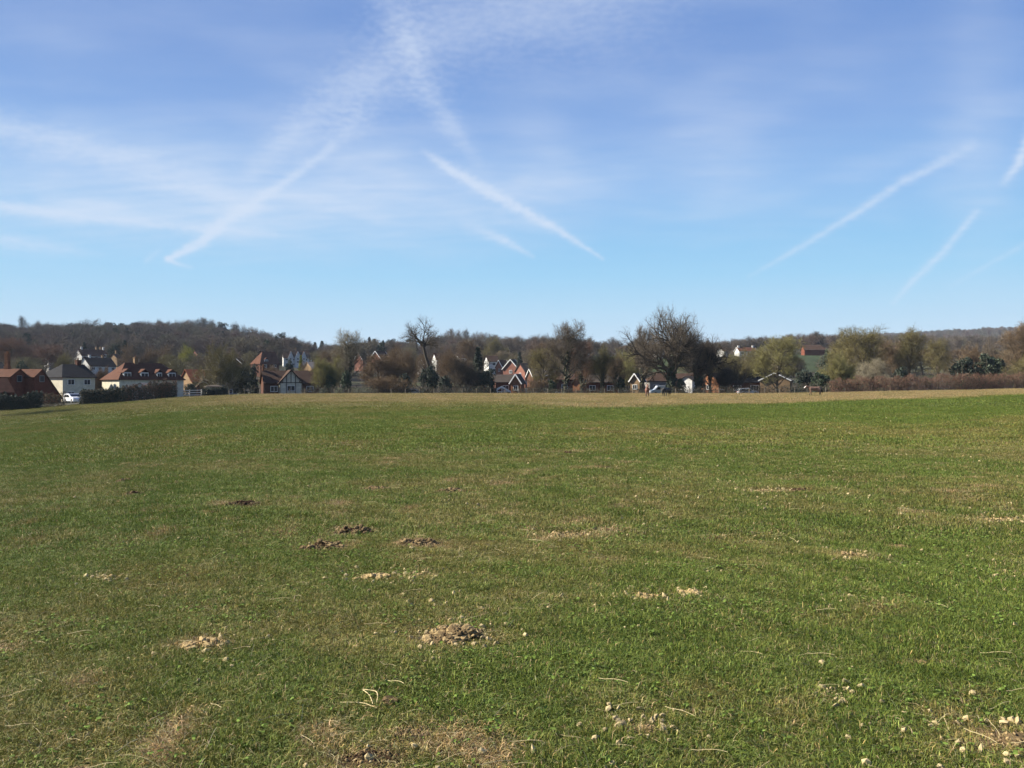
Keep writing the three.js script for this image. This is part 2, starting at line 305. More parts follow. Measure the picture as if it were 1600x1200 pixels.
{
  const r = mulberry(301), U = 0.72;
  const zone = (d0, d1, n) => { const out = []; let guard = 0; while (out.length < n && guard++ < n * 3) { const d = Math.sqrt(lerp(d0 * d0, d1 * d1, r())), u = (r() * 2 - 1) * U, x = u * d; if (d < 40 && inSoil(x, -d) < 0.55 + r() * 0.5) continue; if (d < 40 && r() < 0.10) { const v = dryness(x, -d); if (v > 0.62) continue; } out.push([x, -d]); } return out; };
  const make = (k) => ([x, z]) => {
    const v = swardColor(x, z, r), lush = 1 + 0.3 * n2(x * 0.8 + 40, z * 0.8) + 0.35 * n2(x * 2.6, z * 2.6 + 5), s = k * (0.7 + 0.5 * r()) * clamp(lush, 0.55, 1.6) * lerp(1.1, 0.8, v);
    V4.set(x, H(x, z), z); E4.set((r() - .5) * .3, r() * 6.283, (r() - .5) * .3); Q4.setFromEuler(E4); S4.set(k * (0.85 + .4 * r()), s, k * (0.85 + .4 * r()));
  };
  const near = [1, 2, 3, 4, 5].map((i) => tuftGeo(20 + i, { n: 44, r: 0.08, len: 0.043, lean: 1.3, w: 0.0034, dry: 0.17 }));
  const mid = [1, 2, 3].map((i) => tuftGeo(40 + i, { n: 46, r: 0.14, len: 0.044, lean: 1.3, w: 0.0052, dry: 0.13 }));
  const far = [1, 2, 3].map((i) => tuftGeo(60 + i, { n: 60, r: 0.4, len: 0.046, lean: 1.3, w: 0.011, dry: 0.09 }));
  const farthest = [1, 2].map((i) => tuftGeo(80 + i, { n: 70, r: 0.9, len: 0.05, lean: 1.2, w: 0.022, dry: 0.04 }));
  scatter('grass', 'short green pasture grass close to the viewer', near, bladeMat, zone(2.4, 9, 46000), make(1));
  scatter('grass', 'short green pasture grass a little way into the field', mid, bladeMat, zone(9, 21, 62000), make(1));
  scatter('grass', 'short pasture grass in the middle of the field', far, bladeMat, zone(21, 55, 60000), make(1));
  scatter('grass', 'dry pasture grass at the far end of the field', farthest, bladeMat, zone(55, 152, 62000), make(1));
  // dead straw-coloured blades mixed through the green ones
  const dead = [1, 2, 3].map((i) => tuftGeo(120 + i, { n: 13, r: 0.09, len: 0.05, lean: 1.35, w: 0.0032, dry: 0 })), dead2 = [1, 2].map((i) => tuftGeo(130 + i, { n: 14, r: 0.16, len: 0.05, lean: 1.35, w: 0.005, dry: 0 }));
  const some = (d0, d1, n) => zone(d0, d1, n).filter(([x, z]) => r() < 0.18 + 0.9 * dryness(x, z));
  const strawMake = ([x, z]) => { make(1)([x, z]); const g = 0.7 + 0.6 * r(); C4.setRGB(0.36 * g, 0.30 * g, 0.15 * g); };
  scatter('dry_grass', 'dead straw-coloured blades among the near grass', dead, bladeMat, some(2.4, 9, 30000), strawMake);
  scatter('dry_grass', 'dead straw-coloured blades farther into the grass', dead2, bladeMat, some(9, 24, 46000), strawMake);
  const rosette = (seed) => { const q = mulberry(seed), b = []; for (let k = 0; k < 7; k++) { const a = k * 2.4 + q(), L = 0.0045 + .005 * q(), g = new THREE.CircleGeometry(1, 7); g.scale(L, L * .55, 1); g.rotateX(-Math.PI / 2 + .5); g.translate(L * 1.3, .012 + .01 * q(), 0); g.rotateY(a); b.push(bare(g)); } const g = mergeGeometries(b); g.computeVertexNormals(); return g; };
  scatter('clover', 'small broad clover and weed leaves among the grass', [1, 2, 3].map((i) => rosette(540 + i)), new THREE.MeshPhysicalMaterial({ color: 0xffffff, roughness: .95, transmission: .2, thickness: 0, specularIntensity: .3 }), zone(2.4, 10, 11000).filter(([x, z]) => n2(x * .7 + 90, z * .7) + .5 * n2(x * 3, z * 3) > (r() - .3) * .9), ([x, z]) => { V4.set(x, H(x, z) + .012, z); E4.set((r() - .5) * .4, r() * 6.28, (r() - .5) * .4); Q4.setFromEuler(E4); const s = .7 + .8 * r(); S4.set(s, s, s); const g = .75 + .5 * r(); C4.setRGB(.115 * g, .17 * g, .028 * g); });
  // long dead stems lying about
  const stem = (seed) => { const q = mulberry(seed), P = [], I = []; let a = q() * 6.28, x = 0, y = 0.01, z = 0; const w = 0.0011; for (let i = 0; i < 6; i++) { P.push(x - w * Math.sin(a), y, z + w * Math.cos(a), x + w * Math.sin(a), y + 0.001, z - w * Math.cos(a)); if (i) { const k = i * 2; I.push(k - 2, k - 1, k + 1, k - 2, k + 1, k); } a += (q() - .5) * 0.14; x += Math.cos(a) * 0.034; z += Math.sin(a) * 0.034; y = 0.01 + 0.012 * Math.sin(i / 5 * 3.1); } const g = new THREE.BufferGeometry(); g.setAttribute('position', new THREE.Float32BufferAttribute(P, 3)); g.setIndex(I); g.computeVertexNormals(); return g; };
  const stems = [1, 2, 3, 4].map((i) => stem(500 + i)), spots = [];
  while (spots.length < 9000) { const d = Math.sqrt(lerp(6, 900, r() ** 1.5)), x = (r() * 2 - 1) * U * d, v = dryness(x, -d) + 0.45 * Math.max(0, n2(x * .9 + 70, d * .9)); if (r() < v * v * 1.5) spots.push([x, -d]); }
  scatter('dry_straw', 'thin dead grass stems strewn over the sward', stems, mat(1, 1, 1, 0.8), spots, ([x, z]) => { V4.set(x, H(x, z) + 0.012 + r() * .03, z); E4.set((r() - .5) * .5, r() * 6.28, (r() - .5) * .5); Q4.setFromEuler(E4); const s = 0.25 + r() ** 2 * 0.75; S4.set(s, s, s); const g = 0.7 + .6 * r(); C4.setRGB(0.42 * g, 0.34 * g, 0.175 * g); });
}
console.log('grass done');

// ---------------------------------------------------------------- bare soil
function clodGeo(seed, det) { const r = createNoise3D(mulberry(seed)), g = bare(new THREE.IcosahedronGeometry(1, det)).rotateX(seed), p = g.attributes.position; for (let i = 0; i < p.count; i++) { const x = p.getX(i), y = p.getY(i), z = p.getZ(i), s = 1 + 0.42 * r(x * 1.3, y * 1.3, z * 1.3) + 0.24 * r(x * 3.1, y * 3.1, z * 3.1); p.setXYZ(i, x * s, y * s * 0.75, z * s); } return g; }
const clodsHi = [1, 2, 3, 4].map((i) => clodGeo(900 + i, 1)), clodsLo = [1, 2, 3, 4, 5].map((i) => clodGeo(950 + i, 0));
const soilMats = [0, 1, 2, 3, 4].map((i) => { const t = i / 4; return mat(lerp(0.042, 0.38, t), lerp(0.024, 0.275, t), lerp(0.013, 0.13, t), 1); });
const toneMat = (t) => soilMats[clamp(Math.round(t * 4), 0, 4)];
HILLS.forEach((s, n) => {
  const r = mulberry(1200 + n), y0 = H(s.x, s.z), t = thing('molehill', s.label, 'molehill', [s.x, y0, s.z], 0, 'molehills and bare patches in the field');
  const crumbly = s.h > 0.028;
  // low mound
  const g = new THREE.BufferGeometry(), P = [], I = [], K = 30, J = 9, top = (q) => s.h * 0.8 * Math.max(0, 1 - q * q) ** 1.1, lump = (x, z) => 0.62 + 0.75 * n2((s.x + x) * 7, (s.z + z) * 7) + 0.4 * n2b((s.x + x) * 19, (s.z + z) * 19);
  for (let j = 0; j <= J; j++) for (let k = 0; k < K; k++) { const a = k / K * 6.2832, q = j / J, wob = 0.66 + 0.34 * n2(Math.cos(a) * 1.7 + n * 3, Math.sin(a) * 1.7) + 0.12 * n2(Math.cos(a) * 5 + n, Math.sin(a) * 5), x = Math.cos(a) * s.r * q * wob, z = Math.sin(a) * s.dz * q * wob; P.push(x, H(s.x + x, s.z + z) - y0 + top(q) * lump(x, z) + 0.004 + 0.008 * n2((s.x + x) * 40, (s.z + z) * 40) - (j === J ? 0.03 : 0) - (s.tone > .68 ? .02 : 0), z); }
  for (let j = 0; j < J; j++) for (let k = 0; k < K; k++) { const k2 = (k + 1) % K, a = j * K + k, b = j * K + k2; I.push(a, b, b + K, a, b + K, a + K); }
  g.setAttribute('position', new THREE.Float32BufferAttribute(P, 3)); g.setIndex(I); g.computeVertexNormals(); const fl = g.attributes.normal; for (let i = 0; i < fl.count; i++) if (fl.getY(i) < 0) fl.setXYZ(i, -fl.getX(i), -fl.getY(i), -fl.getZ(i));
  part('soil_mound', g, toneMat(s.tone - 0.12), t);
  // clods heaped on it
  for (let half = 0; half < 3; half++) {
    const list = [], pale = s.tone > 0.68, cnt = Math.round((crumbly ? 210 : 110) * (s.d < 8 ? 1.3 : 1) * (pale ? .7 : 1));
    for (let i = 0; i < cnt; i++) {
      const a = r() * 6.283, q = Math.sqrt(r()) * (i % 3 === 0 ? 1.6 : 1.0) * (0.8 + 0.45 * n2(Math.cos(a) * 1.4 + n * 5, Math.sin(a) * 1.4)); if (pale && n2(Math.cos(a) * q * 2.6 + n * 7, Math.sin(a) * q * 2.6) < -.1) continue; const x = Math.cos(a) * s.r * q, z = Math.sin(a) * s.dz * q, sz = lerp(0.004, 0.024, r() ** 3.4) * (s.d < 5 && !crumbly ? 0.55 : 1) * (crumbly ? 1 : 0.7) * (q > 1 ? 0.6 : 1) * (1 + s.d * 0.012);
      const src = (sz > 0.016 && s.d < 9 ? clodsHi : clodsLo), c = src[Math.floor(r() * src.length)].clone(); c.scale(sz * (0.8 + .5 * r()), sz, sz * (0.8 + .5 * r())); c.rotateY(r() * 6.28); c.rotateX(r() * .6); c.translate(x, H(s.x + x, s.z + z) - y0 + top(Math.min(1, q)) * Math.max(0, lump(x, z)) + sz * 0.3 + 0.004, z); list.push(c);
    }
    const m = mergeGeometries(list); const p = part('soil_clods', m, toneMat(s.tone + [-0.12, 0.02, 0.18][half]), t); p.userData.kind = 'stuff';
  }
});
{ // loose pale crumbs and clods between the hills
  const r = mulberry(1500), spots = [];
  while (spots.length < 4200) { const d = Math.sqrt(lerp(7, 2200, r() ** 1.35)), x = (r() * 2 - 1) * 0.72 * d, v = n2(x * .55 + 20, d * .4 + 8) + (x > -1 ? .28 : -.15); if (v > 0.3 + r() * .5) spots.push([x, -d]); }
  const pts = HILLS.filter((s) => s.tone > 0.4); for (let i = 0; i < 900; i++) { const s = pts[Math.floor(r() * pts.length)], a = r() * 6.28, q = 0.9 + r() ** 2 * 2.2; spots.push([s.x + Math.cos(a) * s.r * q, s.z + Math.sin(a) * s.dz * q * 1.3]); }
  scatter('soil_crumbs', 'small pale crumbs of dry soil strewn over the grass', clodsLo, mat(1, 1, 1, 1), spots, ([x, z]) => { const s = lerp(0.005, 0.022, r() ** 3) * (1 - z * 0.02); V4.set(x, H(x, z) + 0.02, z); E4.set(r() * 6, r() * 6, r() * 6); Q4.setFromEuler(E4); S4.set(s, s * .8, s); const g = 0.7 + .5 * r(); C4.setRGB(.38 * g, .30 * g, .16 * g); });
}
{ // the broken dry stalk lying near the bottom
  const d = 1.6 * F / (1105 - HY), [x0, y0, z0] = at(612, d), t = thing('dry_weed_stalk', 'broken pale dry weed stalk with three long stems lying on the grass', 'dead stalk', [x0, y0, z0]);
  const st = mat(0.5, 0.4, 0.2, 0.8), k = d / F;
  const tube = (pts) => new THREE.TubeGeometry(new THREE.CatmullRomCurve3(pts.map(([px, py, h]) => new THREE.Vector3((px - 612) * k, h, (py - 1105) * k * 2.9))), 14, 0.0024, 6);
  part('stem', tube([[595, 1118, .03], [570, 1112, .035], [532, 1108, .025]]), st, t);
  part('stem', tube([[591, 1110, .03], [588, 1100, .035], [584, 1096, .04], [558, 1089, .03]]), st, t);
  part('stem', tube([[586, 1112, .03], [575, 1100, .035], [560, 1090, .03]]), st, t);
  part('root_clump', clodGeo(7, 2).scale(0.05, 0.03, 0.035).translate(-0.02 * 0 - 4 * k, 0.02, 0.01), toneMat(0.2), t);
}

// ---------------------------------------------------------------- trees
class Build { constructor() { this.P = []; this.I = []; }
  tube(pts, rad, sides) {
    const start = this.P.length / 3;
    for (let i = 0; i < pts.length; i++) {
      const a = pts[Math.max(0, i - 1)], b = pts[Math.min(pts.length - 1, i + 1)]; let d = [b[0] - a[0], b[1] - a[1], b[2] - a[2]]; const l = Math.hypot(...d) || 1; d = d.map((q) => q / l);
      let u = Math.abs(d[1]) < 0.9 ? [-d[2], 0, d[0]] : [0, -d[2], d[1]]; const ul = Math.hypot(...u) || 1; u = u.map((q) => q / ul); const v = [d[1] * u[2] - d[2] * u[1], d[2] * u[0] - d[0] * u[2], d[0] * u[1] - d[1] * u[0]];
      for (let k = 0; k < sides; k++) { const t = k / sides * 6.2832, c = Math.cos(t) * rad[i], s = Math.sin(t) * rad[i]; this.P.push(pts[i][0] + u[0] * c + v[0] * s, pts[i][1] + u[1] * c + v[1] * s, pts[i][2] + u[2] * c + v[2] * s); }
    }
    for (let i = 0; i < pts.length - 1; i++) for (let k = 0; k < sides; k++) { const a = start + i * sides + k, b = start + i * sides + (k + 1) % sides; this.I.push(a, b, b + sides, a, b + sides, a + sides); }
  }
  tri(p, d, len, w, r) { const f = [r() - .5, r() - .5, r() - .5], l = Math.hypot(...f) || 1, k = this.P.length / 3, s = w / 2 / l; this.P.push(p[0] - f[0] * s, p[1] - f[1] * s, p[2] - f[2] * s, p[0] + f[0] * s, p[1] + f[1] * s, p[2] + f[2] * s, p[0] + d[0] * len, p[1] + d[1] * len, p[2] + d[2] * len); this.I.push(k, k + 1, k + 2); }
  leaf(p, s, r) { const a = [r() - .5, r() - .5, r() - .5], b = [r() - .5, r() - .5, r() - .5], k = this.P.length / 3; this.P.push(p[0] - a[0] * s, p[1] - a[1] * s, p[2] - a[2] * s, p[0] + b[0] * s, p[1] + b[1] * s, p[2] + b[2] * s, p[0] + a[0] * s, p[1] + a[1] * s, p[2] + a[2] * s, p[0] - b[0] * s, p[1] - b[1] * s, p[2] - b[2] * s); this.I.push(k, k + 1, k + 2, k, k + 2, k + 3); }
  geo(smooth) { const g = new THREE.BufferGeometry(); g.setAttribute('position', new THREE.Float32BufferAttribute(this.P, 3)); g.setIndex(this.I); if (smooth) g.computeVertexNormals(); return g; }
}
const norm = (v) => { const l = Math.hypot(...v) || 1; return [v[0] / l, v[1] / l, v[2] / l]; };
function bent(d, ang, az) { // turn d by ang, in the direction az round it
  let u = Math.abs(d[1]) < 0.95 ? norm([-d[2], 0, d[0]]) : [1, 0, 0]; const v = [d[1] * u[2] - d[2] * u[1], d[2] * u[0] - d[0] * u[2], d[0] * u[1] - d[1] * u[0]], c = Math.cos(ang), s = Math.sin(ang), ca = Math.cos(az) * s, sa = Math.sin(az) * s;
  return norm([d[0] * c + u[0] * ca + v[0] * sa, d[1] * c + u[1] * ca + v[1] * sa, d[2] * c + u[2] * ca + v[2] * sa]);
}
function growTree(seed, o) {
  const r = mulberry(seed), wood = new Build(), crown = new Build(), ivy = new Build(); const tops = [], wides = [];
  const path = (p, d, len, n, wander, up) => { const pts = [p]; let q = p, e = d; for (let i = 0; i < n; i++) { e = norm([e[0] + (r() - .5) * wander, e[1] + (r() - .5) * wander + up, e[2] + (r() - .5) * wander]); q = [q[0] + e[0] * len / n, q[1] + e[1] * len / n, q[2] + e[2] * len / n]; pts.push(q); } return pts; };
  const along = (pts, t) => { const f = t * (pts.length - 1), i = Math.min(pts.length - 2, Math.floor(f)), k = f - i, a = pts[i], b = pts[i + 1]; return [[lerp(a[0], b[0], k), lerp(a[1], b[1], k), lerp(a[2], b[2], k)], norm([b[0] - a[0], b[1] - a[1], b[2] - a[2]])]; };
  const twigs = (pts, n, len) => {
    for (let i = 0; i < n; i++) {
      const t = 0.15 + 0.85 * (i + r()) / n, [p, d] = along(pts, Math.min(1, t)), e = bent(d, 0.35 + r() * 0.75, r() * 6.283); e[1] += o.twigUp ?? 0.12; const L = len * (0.5 + r());
      crown.tri(p, e, L, o.twigW, r);
      for (let k = 0; k < o.sub; k++) { const s = 0.25 + 0.7 * r(), q = [p[0] + e[0] * L * s, p[1] + e[1] * L * s, p[2] + e[2] * L * s]; const f = bent(norm(e), 0.4 + r() * 0.7, r() * 6.283); crown.tri(q, f, L * (0.35 + .4 * r()), o.twigW * 0.8, r); tops.push(q[1]); wides.push(Math.hypot(q[0], q[2])); }
    }
  };
  const branch = (p, d, len, rad, lv) => {
    const n = [7, 6, 5, 3][lv], pts = path(p, d, len, n, o.wander * [0.5, 1, 1.1, 1.1][lv], o.up * [0.2, 1, 1, 0.8][lv]);
    const end = lv === 0 && !o.leader ? 0.72 : [0.25, 0.3, 0.3, 0.35][lv], rr = pts.map((_, i) => rad * lerp(1, end, (i / n) ** 0.8)); if (lv === 0) rr[0] *= 1.35;
    wood.tube(pts, rr, [8, 6, 4, 3][lv]);
    if (o.ivy && lv === 0) for (let i = 0; i < o.ivy; i++) { const [q] = along(pts, r()), a = r() * 6.28, s = rad * 1.0 + r() * r() * 0.55; ivy.leaf([q[0] + Math.cos(a) * s, q[1], q[2] + Math.sin(a) * s], 0.34, r); }
    if (o.ivy && lv === 1) for (let i = 0; i < o.ivy * 0.09; i++) { const [q] = along(pts, r() * r() * 0.6), s = rad + r() * 0.4; ivy.leaf([q[0] + (r() - .5) * 2 * s, q[1] + (r() - .5) * s, q[2] + (r() - .5) * 2 * s], 0.32, r); }
    if (lv === 3) { twigs(pts, o.twigs, o.twigLen); return; }
    const cnt = o.n[lv], az0 = r() * 6.28;
    for (let i = 0; i < cnt; i++) {
      const [t0, t1] = lv === 0 ? (o.leader ? [o.first, 0.97] : [o.first, 1]) : [0.22, 1], t = lerp(t0, t1, (i + 0.2 + 0.6 * r()) / cnt), [q, e] = along(pts, Math.min(1, t));
      const ang = lv === 0 ? lerp(o.ang[0], o.ang[1], r()) * (o.leader ? lerp(1.1, 0.7, t) : (i === cnt - 1 ? 0.3 : 1)) : lerp(0.45, 0.95, r()) * (i === cnt - 1 ? 0.3 : 1), az = az0 + i * 2.4 + (r() - .5);
      const L = o.len[lv] * (0.7 + 0.5 * r()) * (lv === 0 && o.leader ? lerp(1.15, 0.4, (t - o.first) / (1 - o.first)) : lv > 0 ? lerp(1.1, 0.75, t) : 1), rc = Math.min(rad * 0.75, rad * lerp(o.taper, o.taper * 0.7, t));
      branch(q, bent(e, ang, az), L, rc, lv + 1);
    }
    if (lv === 2) twigs(pts.slice(2), Math.round(o.twigs * 0.6), o.twigLen);
  };
  for (let s = 0; s < (o.stems ?? 1); s++) { const a = r() * 6.28, q = (o.stems ?? 1) > 1 ? 0.35 : 0; branch([Math.cos(a) * q, -0.35, Math.sin(a) * q], norm([Math.cos(a) * q * (o.splay ?? 1), 1, Math.sin(a) * q * (o.splay ?? 1)]), o.trunk, o.r0, 0); }
  tops.sort((a, b) => a - b); wides.sort((a, b) => a - b);
  return { wood: wood.geo(true), crown: crown.geo(false), ivy: o.ivy ? ivy.geo(false) : null, H: tops[Math.floor(tops.length * 0.985)], W: wides[Math.floor(wides.length * 0.93)] * 2 };
}
const KINDS = {
  oak: { trunk: 4.6, r0: 0.62, first: 0.55, n: [11, 9, 8], len: [7.4, 3.9, 2.1], ang: [0.4, 1.35], wander: 0.6, up: 0.05, taper: 0.6, twigs: 10, twigLen: 0.75, twigW: 0.028, sub: 4, ivy: 900 },
  oak2: { trunk: 5.2, r0: 0.55, first: 0.5, n: [10, 9, 7], len: [7.0, 3.6, 2.0], ang: [0.4, 1.3], wander: 0.65, up: 0.05, taper: 0.58, twigs: 10, twigLen: 0.75, twigW: 0.028, sub: 4, ivy: 900 },
  tall: { trunk: 10.5, r0: 0.32, first: 0.86, n: [9, 7, 5], len: [3.3, 1.7, 1.05], ang: [0.55, 1.4], wander: 0.5, up: 0.03, taper: 0.55, twigs: 6, twigLen: 0.55, twigW: 0.026, sub: 3, ivy: 700 },
  ash: { trunk: 12, r0: 0.36, first: 0.22, leader: true, n: [15, 7, 6], len: [5.2, 2.5, 1.4], ang: [0.6, 1.0], wander: 0.45, up: 0.09, taper: 0.5, twigs: 10, twigLen: 0.7, twigW: 0.036, sub: 3, ivy: 500 },
  ash2: { trunk: 11, r0: 0.34, first: 0.16, leader: true, n: [17, 7, 5], len: [5.6, 2.4, 1.4], ang: [0.6, 1.15], wander: 0.5, up: 0.07, taper: 0.48, twigs: 10, twigLen: 0.75, twigW: 0.038, sub: 4, ivy: 500 },
  birch: { trunk: 12.5, r0: 0.2, first: 0.25, leader: true, n: [17, 5, 4], len: [3.6, 1.7, 1.0], ang: [0.4, 0.7], wander: 0.35, up: 0.05, taper: 0.35, twigs: 8, twigLen: 0.7, twigW: 0.03, sub: 3, twigUp: -0.05 },
  willow: { stems: 4, splay: 1.4, trunk: 4.5, r0: 0.26, first: 0.2, n: [6, 7, 6], len: [4.4, 2.5, 1.5], ang: [0.3, 0.9], wander: 0.55, up: 0.08, taper: 0.62, twigs: 9, twigLen: 0.8, twigW: 0.044, sub: 4 },
  bush: { stems: 7, splay: 2.2, trunk: 1.9, r0: 0.07, first: 0.1, n: [5, 5, 3], len: [1.7, 0.9, 0.55], ang: [0.3, 0.9], wander: 0.6, up: 0.08, taper: 0.6, twigs: 9, twigLen: 0.5, twigW: 0.034, sub: 3 },
  farbare: { trunk: 7, r0: 0.35, first: 0.35, n: [8, 6, 4], len: [5.2, 2.6, 1.5], ang: [0.4, 1.1], wander: 0.5, up: 0.08, taper: 0.55, twigs: 4, twigLen: 1.3, twigW: 0.09, sub: 2 },
  farbare2: { trunk: 9, r0: 0.3, first: 0.2, leader: true, n: [12, 5, 4], len: [4.4, 2.2, 1.3], ang: [0.5, 1.0], wander: 0.5, up: 0.08, taper: 0.45, twigs: 4, twigLen: 1.2, twigW: 0.09, sub: 2 },
};
// evergreens: stem plus sprays of leaf in clumps
function growEvergreen(seed, style) {
  const r = mulberry(seed), wood = new Build(), crown = new Build();
  const clump = (c, R, n, s) => { for (let i = 0; i < n; i++) { const v = norm([r() - .5, r() - .5, r() - .5]), q = R * Math.cbrt(0.25 + 0.75 * r()); crown.leaf([c[0] + v[0] * q, c[1] + v[1] * q * 0.8, c[2] + v[2] * q], s, r); } };
  let Hh = 10, W = 5;
  if (style === 'conifer') { Hh = 11; W = 5; wood.tube([[0, -.3, 0], [0.1, 5, 0], [0, 10.6, 0]], [0.28, 0.16, 0.03], 7);
    for (let y = 0.9; y < 11; y += 0.42) { const R = 2.5 * (1 - y / 11.3) ** 0.8 + 0.12, n = 7; for (let k = 0; k < n; k++) { const a = k / n * 6.28 + y * 2.1 + r(), L = R * (0.75 + .4 * r()), e = [Math.cos(a) * L, y - L * 0.22, Math.sin(a) * L]; wood.tube([[0, y, 0], e], [0.035, 0.01], 3); for (let j = 0; j < 16; j++) { const t = 0.2 + .85 * r(); crown.leaf([e[0] * t + (r() - .5) * .4, lerp(y, e[1], t) + (r() - .5) * .25, e[2] * t + (r() - .5) * .4], 0.42, r); } } } }
  else if (style === 'pine') { Hh = 13; W = 8; const tr = []; for (let i = 0; i <= 8; i++) tr.push([n2(i * .4, seed) * .5, i * 1.45 - .3, n2(i * .4, seed + 5) * .5]); wood.tube(tr, tr.map((_, i) => lerp(.32, .08, i / 8)), 7);
    for (let k = 0; k < 15; k++) { const t = 0.5 + 0.5 * k / 14, p = tr[Math.min(8, Math.round(t * 8))], a = k * 2.4, L = lerp(3.6, 0.8, (t - .5) * 2) * (.7 + .5 * r()), e = [p[0] + Math.cos(a) * L, p[1] + 0.5 + r(), p[2] + Math.sin(a) * L]; wood.tube([p, e], [.09, .03], 4); for (let j = 0; j < 3; j++) { const q = 0.6 + .5 * r(); clump([lerp(p[0], e[0], q) + (r() - .5), lerp(p[1], e[1], q) + (r() - .3) * .7, lerp(p[2], e[2], q) + (r() - .5)], 0.75 + .5 * r(), 70, 0.36); } } }
  else { Hh = 5; W = 5; for (let k = 0; k < 7; k++) { const a = k * 2.4, L = 1.2 + r(); wood.tube([[0, -.2, 0], [Math.cos(a) * L * .5, 1.6, Math.sin(a) * L * .5], [Math.cos(a) * L, 3.6 + r() * .8, Math.sin(a) * L]], [.09, .06, .02], 5); }
    for (let k = 0; k < 44; k++) { const y = 0.4 + 4.0 * r(), R = 2.0 * Math.sin(clamp((y + .8) / 5.4) * 3.0) ** .6, a = r() * 6.28, q = R * Math.sqrt(r()) * .95; clump([Math.cos(a) * q, y, Math.sin(a) * q], 0.45 + .4 * r(), 95, 0.27); } }
  return { wood: wood.geo(true), crown: crown.geo(false), H: Hh, W };
}
const protos = new Map();
function proto(kind, variant = 0) {
  const key = kind + variant;
  if (!protos.has(key)) { const s = 4000 + variant * 97 + [...kind].reduce((a, c) => a * 31 + c.charCodeAt(0) | 0, 7) % 1000; protos.set(key, KINDS[kind] ? growTree(s, KINDS[kind]) : growEvergreen(s, kind)); }
  return protos.get(key);
}
const barkMat = mat(0.105, 0.085, 0.06, 1), paleBark = mat(0.3, 0.26, 0.19, 1), darkBark = mat(0.06, 0.05, 0.038, 1), ivyMat = mat(0.026, 0.04, 0.014, 0.7);
const TWIG = { grey: mat(0.135, 0.108, 0.078, 1), brown: mat(0.165, 0.115, 0.068, 1), olive: mat(0.165, 0.14, 0.06, 1), red: mat(0.175, 0.105, 0.072, 1), pale: mat(0.26, 0.225, 0.15, 1), lichen: mat(0.215, 0.195, 0.075, 1), dark: mat(0.10, 0.08, 0.055, 1),
  green: mat(0.036, 0.056, 0.022, 0.8), deep: mat(0.024, 0.036, 0.02, 0.8), yew: mat(0.045, 0.06, 0.03, 0.8), gold: mat(0.26, 0.25, 0.05, 0.9) };
const NAMES = { oak: 'oak_tree', oak2: 'oak_tree', tall: 'bare_tree', ash: 'bare_tree', ash2: 'bare_tree', birch: 'birch_tree', willow: 'willow_tree', bush: 'bare_shrub', farbare: 'bare_tree', farbare2: 'bare_tree', conifer: 'conifer_tree', pine: 'pine_tree', shrub: 'evergreen_shrub' };
const rTree = mulberry(606);
function tree(kind, px, topPy, widthPx, d, colour, label, o = {}) {
  if (d >= 300 && /conifer|pine|farbare/.test(kind)) { const want = { conifer: 13, pine: 14 }[kind] ?? 15; let q = Math.max(300, d * 0.85); while (q < 800 && heightAt(topPy, q) - at(px, q)[1] > want) q += 5; d = q; }
  const p = proto(kind, o.v ?? Math.floor(rTree() * 2)), pos = at(px, d), h = heightAt(topPy, d) - pos[1], w = widthPx / F * d;
  const name = NAMES[kind], t = thing(name, label, /shrub/.test(name) ? 'shrub' : 'tree', pos, o.turn ?? rTree() * 6.283, o.group);
  const sy = h / p.H, sx = w / p.W * 1.05; t.scale.set(sx, sy, sx);
  part('trunk', p.wood, o.bark ?? (colour === 'dark' ? darkBark : barkMat), t);
  part('crown', p.crown, TWIG[colour], t);
  if (p.ivy && o.ivy) part('ivy', p.ivy, ivyMat, t);
  return t;
}
